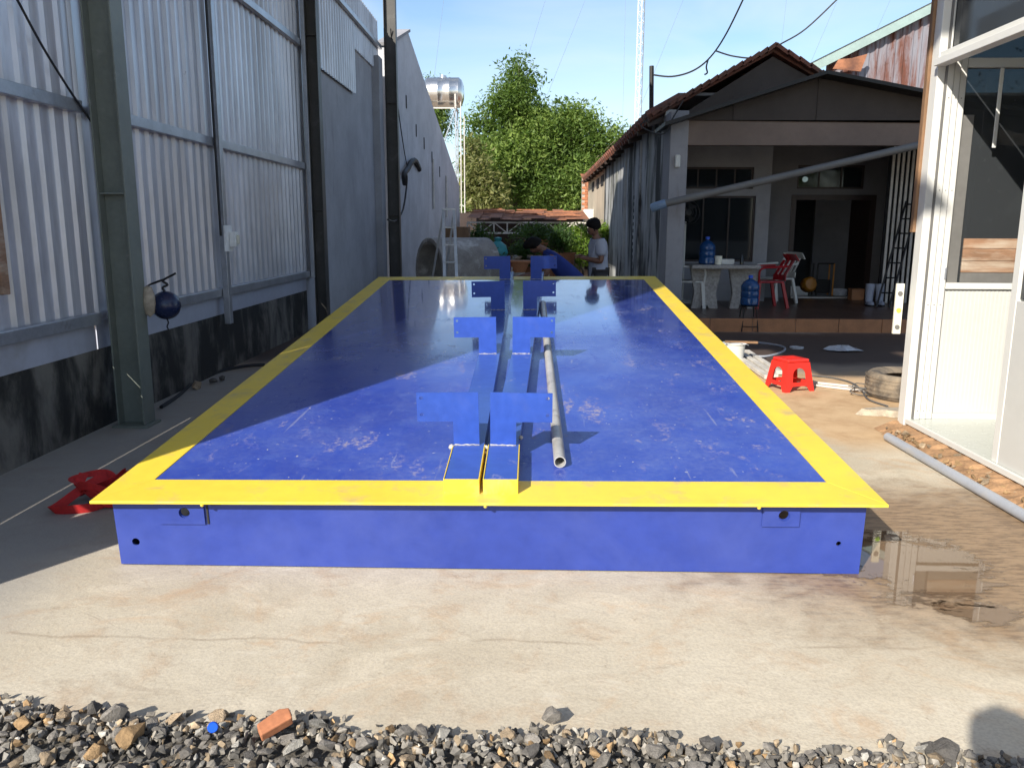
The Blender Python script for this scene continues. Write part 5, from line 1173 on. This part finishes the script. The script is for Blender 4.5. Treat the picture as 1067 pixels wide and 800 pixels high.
def person(loc, rz, J, label, shirt, pants, sleeve=.6, hem=.24):
    """J: joint positions, person faces local +Y"""
    e = empty('person', loc, label, 'person', rz=rz)
    j = {k: Vector(v) for k, v in J.items()}
    V_ = {}; E_ = []
    def v(k, p, r): V_[k] = (tuple(p), r)
    v('pel', j['pel'], (.105, .085)); v('wai', j['pel'].lerp(j['chest'], .45), (.095, .08)); v('chest', j['chest'], (.11, .09)); v('nb', j['nb'], (.06, .055)); v('hb', j['nb'].lerp(j['head'], .5), (.05, .052))
    v('head', j['head'], (.074, .088)); hd = (j['head']-j['nb']).normalized(); v('crown', j['head']+hd*.075, (.066, .078))
    fwd = j['face'].normalized(); v('nose', j['head']+fwd*.09+hd*-.015, .014); v('chin', j['head']+fwd*.045-hd*.075, (.035, .03))
    E_ += [('pel', 'wai'), ('wai', 'chest'), ('chest', 'nb'), ('nb', 'hb'), ('hb', 'head'), ('head', 'crown'), ('head', 'nose'), ('head', 'chin')]
    sd_ = fwd.cross(hd).normalized()
    for s_, nm in ((-1, 'L'), (1, 'R')): v('ear'+nm, j['head']+sd_*.083*s_-fwd*.01, .016); E_.append(('head', 'ear'+nm))
    for s_, nm in ((-1, 'L'), (1, 'R')):
        v('sh'+nm, j['sh'+nm], .058); v('el'+nm, j['el'+nm], .042); v('wr'+nm, j['wr'+nm], .029)
        v('ua'+nm, j['sh'+nm].lerp(j['el'+nm], .5), .05); v('fa'+nm, j['el'+nm].lerp(j['wr'+nm], .35), .042)
        E_ += [('chest', 'sh'+nm), ('sh'+nm, 'ua'+nm), ('ua'+nm, 'el'+nm), ('el'+nm, 'fa'+nm), ('fa'+nm, 'wr'+nm)]
        hand(V_, E_, 'wr'+nm, j['wr'+nm], j['wr'+nm]-j['el'+nm], -s_)
        v('hip'+nm, j['hip'+nm], .088); v('kn'+nm, j['kn'+nm], .06); v('cf'+nm, j['kn'+nm].lerp(j['an'+nm], .35), .056); v('an'+nm, j['an'+nm], .038); v('to'+nm, j['an'+nm]+Vector((s_*.02, .14, -.045)), (.04, .028)); v('he'+nm, j['an'+nm]+Vector((0, -.035, -.045)), .032)
        E_ += [('pel', 'hip'+nm), ('hip'+nm, 'kn'+nm), ('kn'+nm, 'cf'+nm), ('cf'+nm, 'an'+nm), ('an'+nm, 'to'+nm), ('an'+nm, 'he'+nm)]
    skin_obj('body', V_, E_, 'skin', e)
    A_ = {}; B_ = []
    ax_ = (j['pel']-j['chest']).normalized()
    A_['pel'] = (tuple(j['pel']+ax_*.13), (.17, .15)); A_['wai'] = (tuple(j['pel'].lerp(j['chest'], .45)), (.165, .145)); A_['chest'] = (tuple(j['chest']), (.185, .155)); A_['nb'] = (tuple(j['nb'].lerp(j['chest'], .15)), (.075, .07)); A_['hem'] = (tuple(Vector(A_['pel'][0])+(ax_*.6+Vector((0, 0, -.4)))*hem), (.168, .15)); B_ += [('pel', 'wai'), ('wai', 'chest'), ('chest', 'nb'), ('hem', 'pel')]
    for nm in 'LR':
        A_['sh'+nm] = (tuple(j['sh'+nm]), .09); A_['sl'+nm] = (tuple(j['sh'+nm].lerp(j['el'+nm], sleeve)), .078); B_ += [('chest', 'sh'+nm), ('sh'+nm, 'sl'+nm)]
    skin_obj('shirt', A_, B_, shirt, e)
    A_ = {'pel': (tuple(j['pel']-Vector((0, 0, .02))), (.13, .11))}; B_ = []
    for nm in 'LR':
        A_['hip'+nm] = (tuple(j['hip'+nm]), .105); A_['kn'+nm] = (tuple(j['kn'+nm]), .078); A_['an'+nm] = (tuple(j['an'+nm]+Vector((0, 0, .03))), .062); B_ += [('pel', 'hip'+nm), ('hip'+nm, 'kn'+nm), ('kn'+nm, 'an'+nm)]
    skin_obj('trousers', A_, B_, pants, e)
    # hair cap
    hr = MB(); c_ = j['head']+hd*.045-fwd*.018; rot = Matrix((sd_, fwd, hd)).transposed().to_4x4(); rot.translation = c_
    rh = random.Random(1); prof = [(.001, .118), (.045, .11), (.078, .088), (.096, .05), (.098, .005), (.09, -.04), (.075, -.06)]
    hr.lathe(prof, 20, rot)
    hv = []
    for q in hr.v:
        l = rot.inverted() @ Vector(q)
        if l.y > .05 and l.z < .03: l.y = .06; l.z = max(l.z, .02)
        l += Vector((rh.uniform(-.007, .007), rh.uniform(-.007, .007), rh.uniform(-.006, .006))); l.y *= 1.1; hv.append(tuple(rot @ l))
    hr.v = hv; o = hr.build('hair', 'hair', e)
    for s_ in (-1, 1): MB().lathe([(.001, -.011), (.009, -.006), (.011, 0), (.009, .006), (.001, .011)], 8, Matrix.Translation(j['head']+fwd*.079+sd_*.032*s_+hd*.012)).build('eye', 'black', e)
    return e
# standing man, head bowed over his hands
g = AY(624, 270, 11.2)
pm_ = person((g.x, 11.2, 0), R_(100), dict(pel=(0, 0, .88), chest=(0, .02, 1.2), nb=(0, .04, 1.36), head=(0, .085, 1.475), face=Vector((0, 1, -.45)), shL=(-.175, .02, 1.29), shR=(.175, .02, 1.29), elL=(-.21, .02, 1.04), elR=(.215, .0, 1.03), wrL=(-.07, .22, 1.08), wrR=(.06, .23, 1.1), hipL=(-.09, 0, .85), hipR=(.09, 0, .85), knL=(-.1, .03, .46), knR=(.1, .03, .46), anL=(-.1, 0, .08), anR=(.1, 0, .08)), 'standing man in a pale grey t-shirt looking down at his hands', 'tshirt', 'trouser', .75)
pm_.scale = (.955, .955, .955)
# man bending over the rear of the deck
g = AY(604, 280, 10.75)
person((g.x, 10.75, 0), R_(94), dict(pel=(0, 0, .68), chest=(0, .33, 1.04), nb=(0, .47, 1.15), head=(0, .575, 1.19), face=Vector((0, .6, -.8)), shL=(-.17, .39, 1.06), shR=(.17, .39, 1.06), elL=(-.21, .47, .83), elR=(.21, .45, .84), wrL=(-.15, .68, .82), wrR=(.13, .70, .82), hipL=(-.1, 0, .66), hipR=(.1, 0, .66), knL=(-.14, .30, .47), knR=(.14, .27, .47), anL=(-.11, .02, .08), anR=(.11, -.05, .08)), 'man in a blue shirt bending forward behind the rear bracket', 'shirtblue', 'shorts', .65, .06)
# photographer: stands behind the lens and throws the shadow in the lower right corner
person((-.14, -.36, 0), 0, dict(pel=(0, 0, .97), chest=(0, 0, 1.34), nb=(0, .01, 1.51), head=(0, .03, 1.64), face=Vector((0, 1, 0)), shL=(-.18, 0, 1.44), shR=(.18, 0, 1.44), elL=(-.36, .10, 1.22), elR=(.38, .10, 1.25), wrL=(-.16, .10, 1.40), wrR=(.16, .10, 1.40), hipL=(-.09, 0, .9), hipR=(.09, 0, .9), knL=(-.1, .02, .48), knR=(.1, .02, .48), anL=(-.11, 0, .08), anR=(.11, 0, .08)), 'photographer standing on the gravel, whose shadow falls in the lower right corner', 'tshirt', 'trouser')
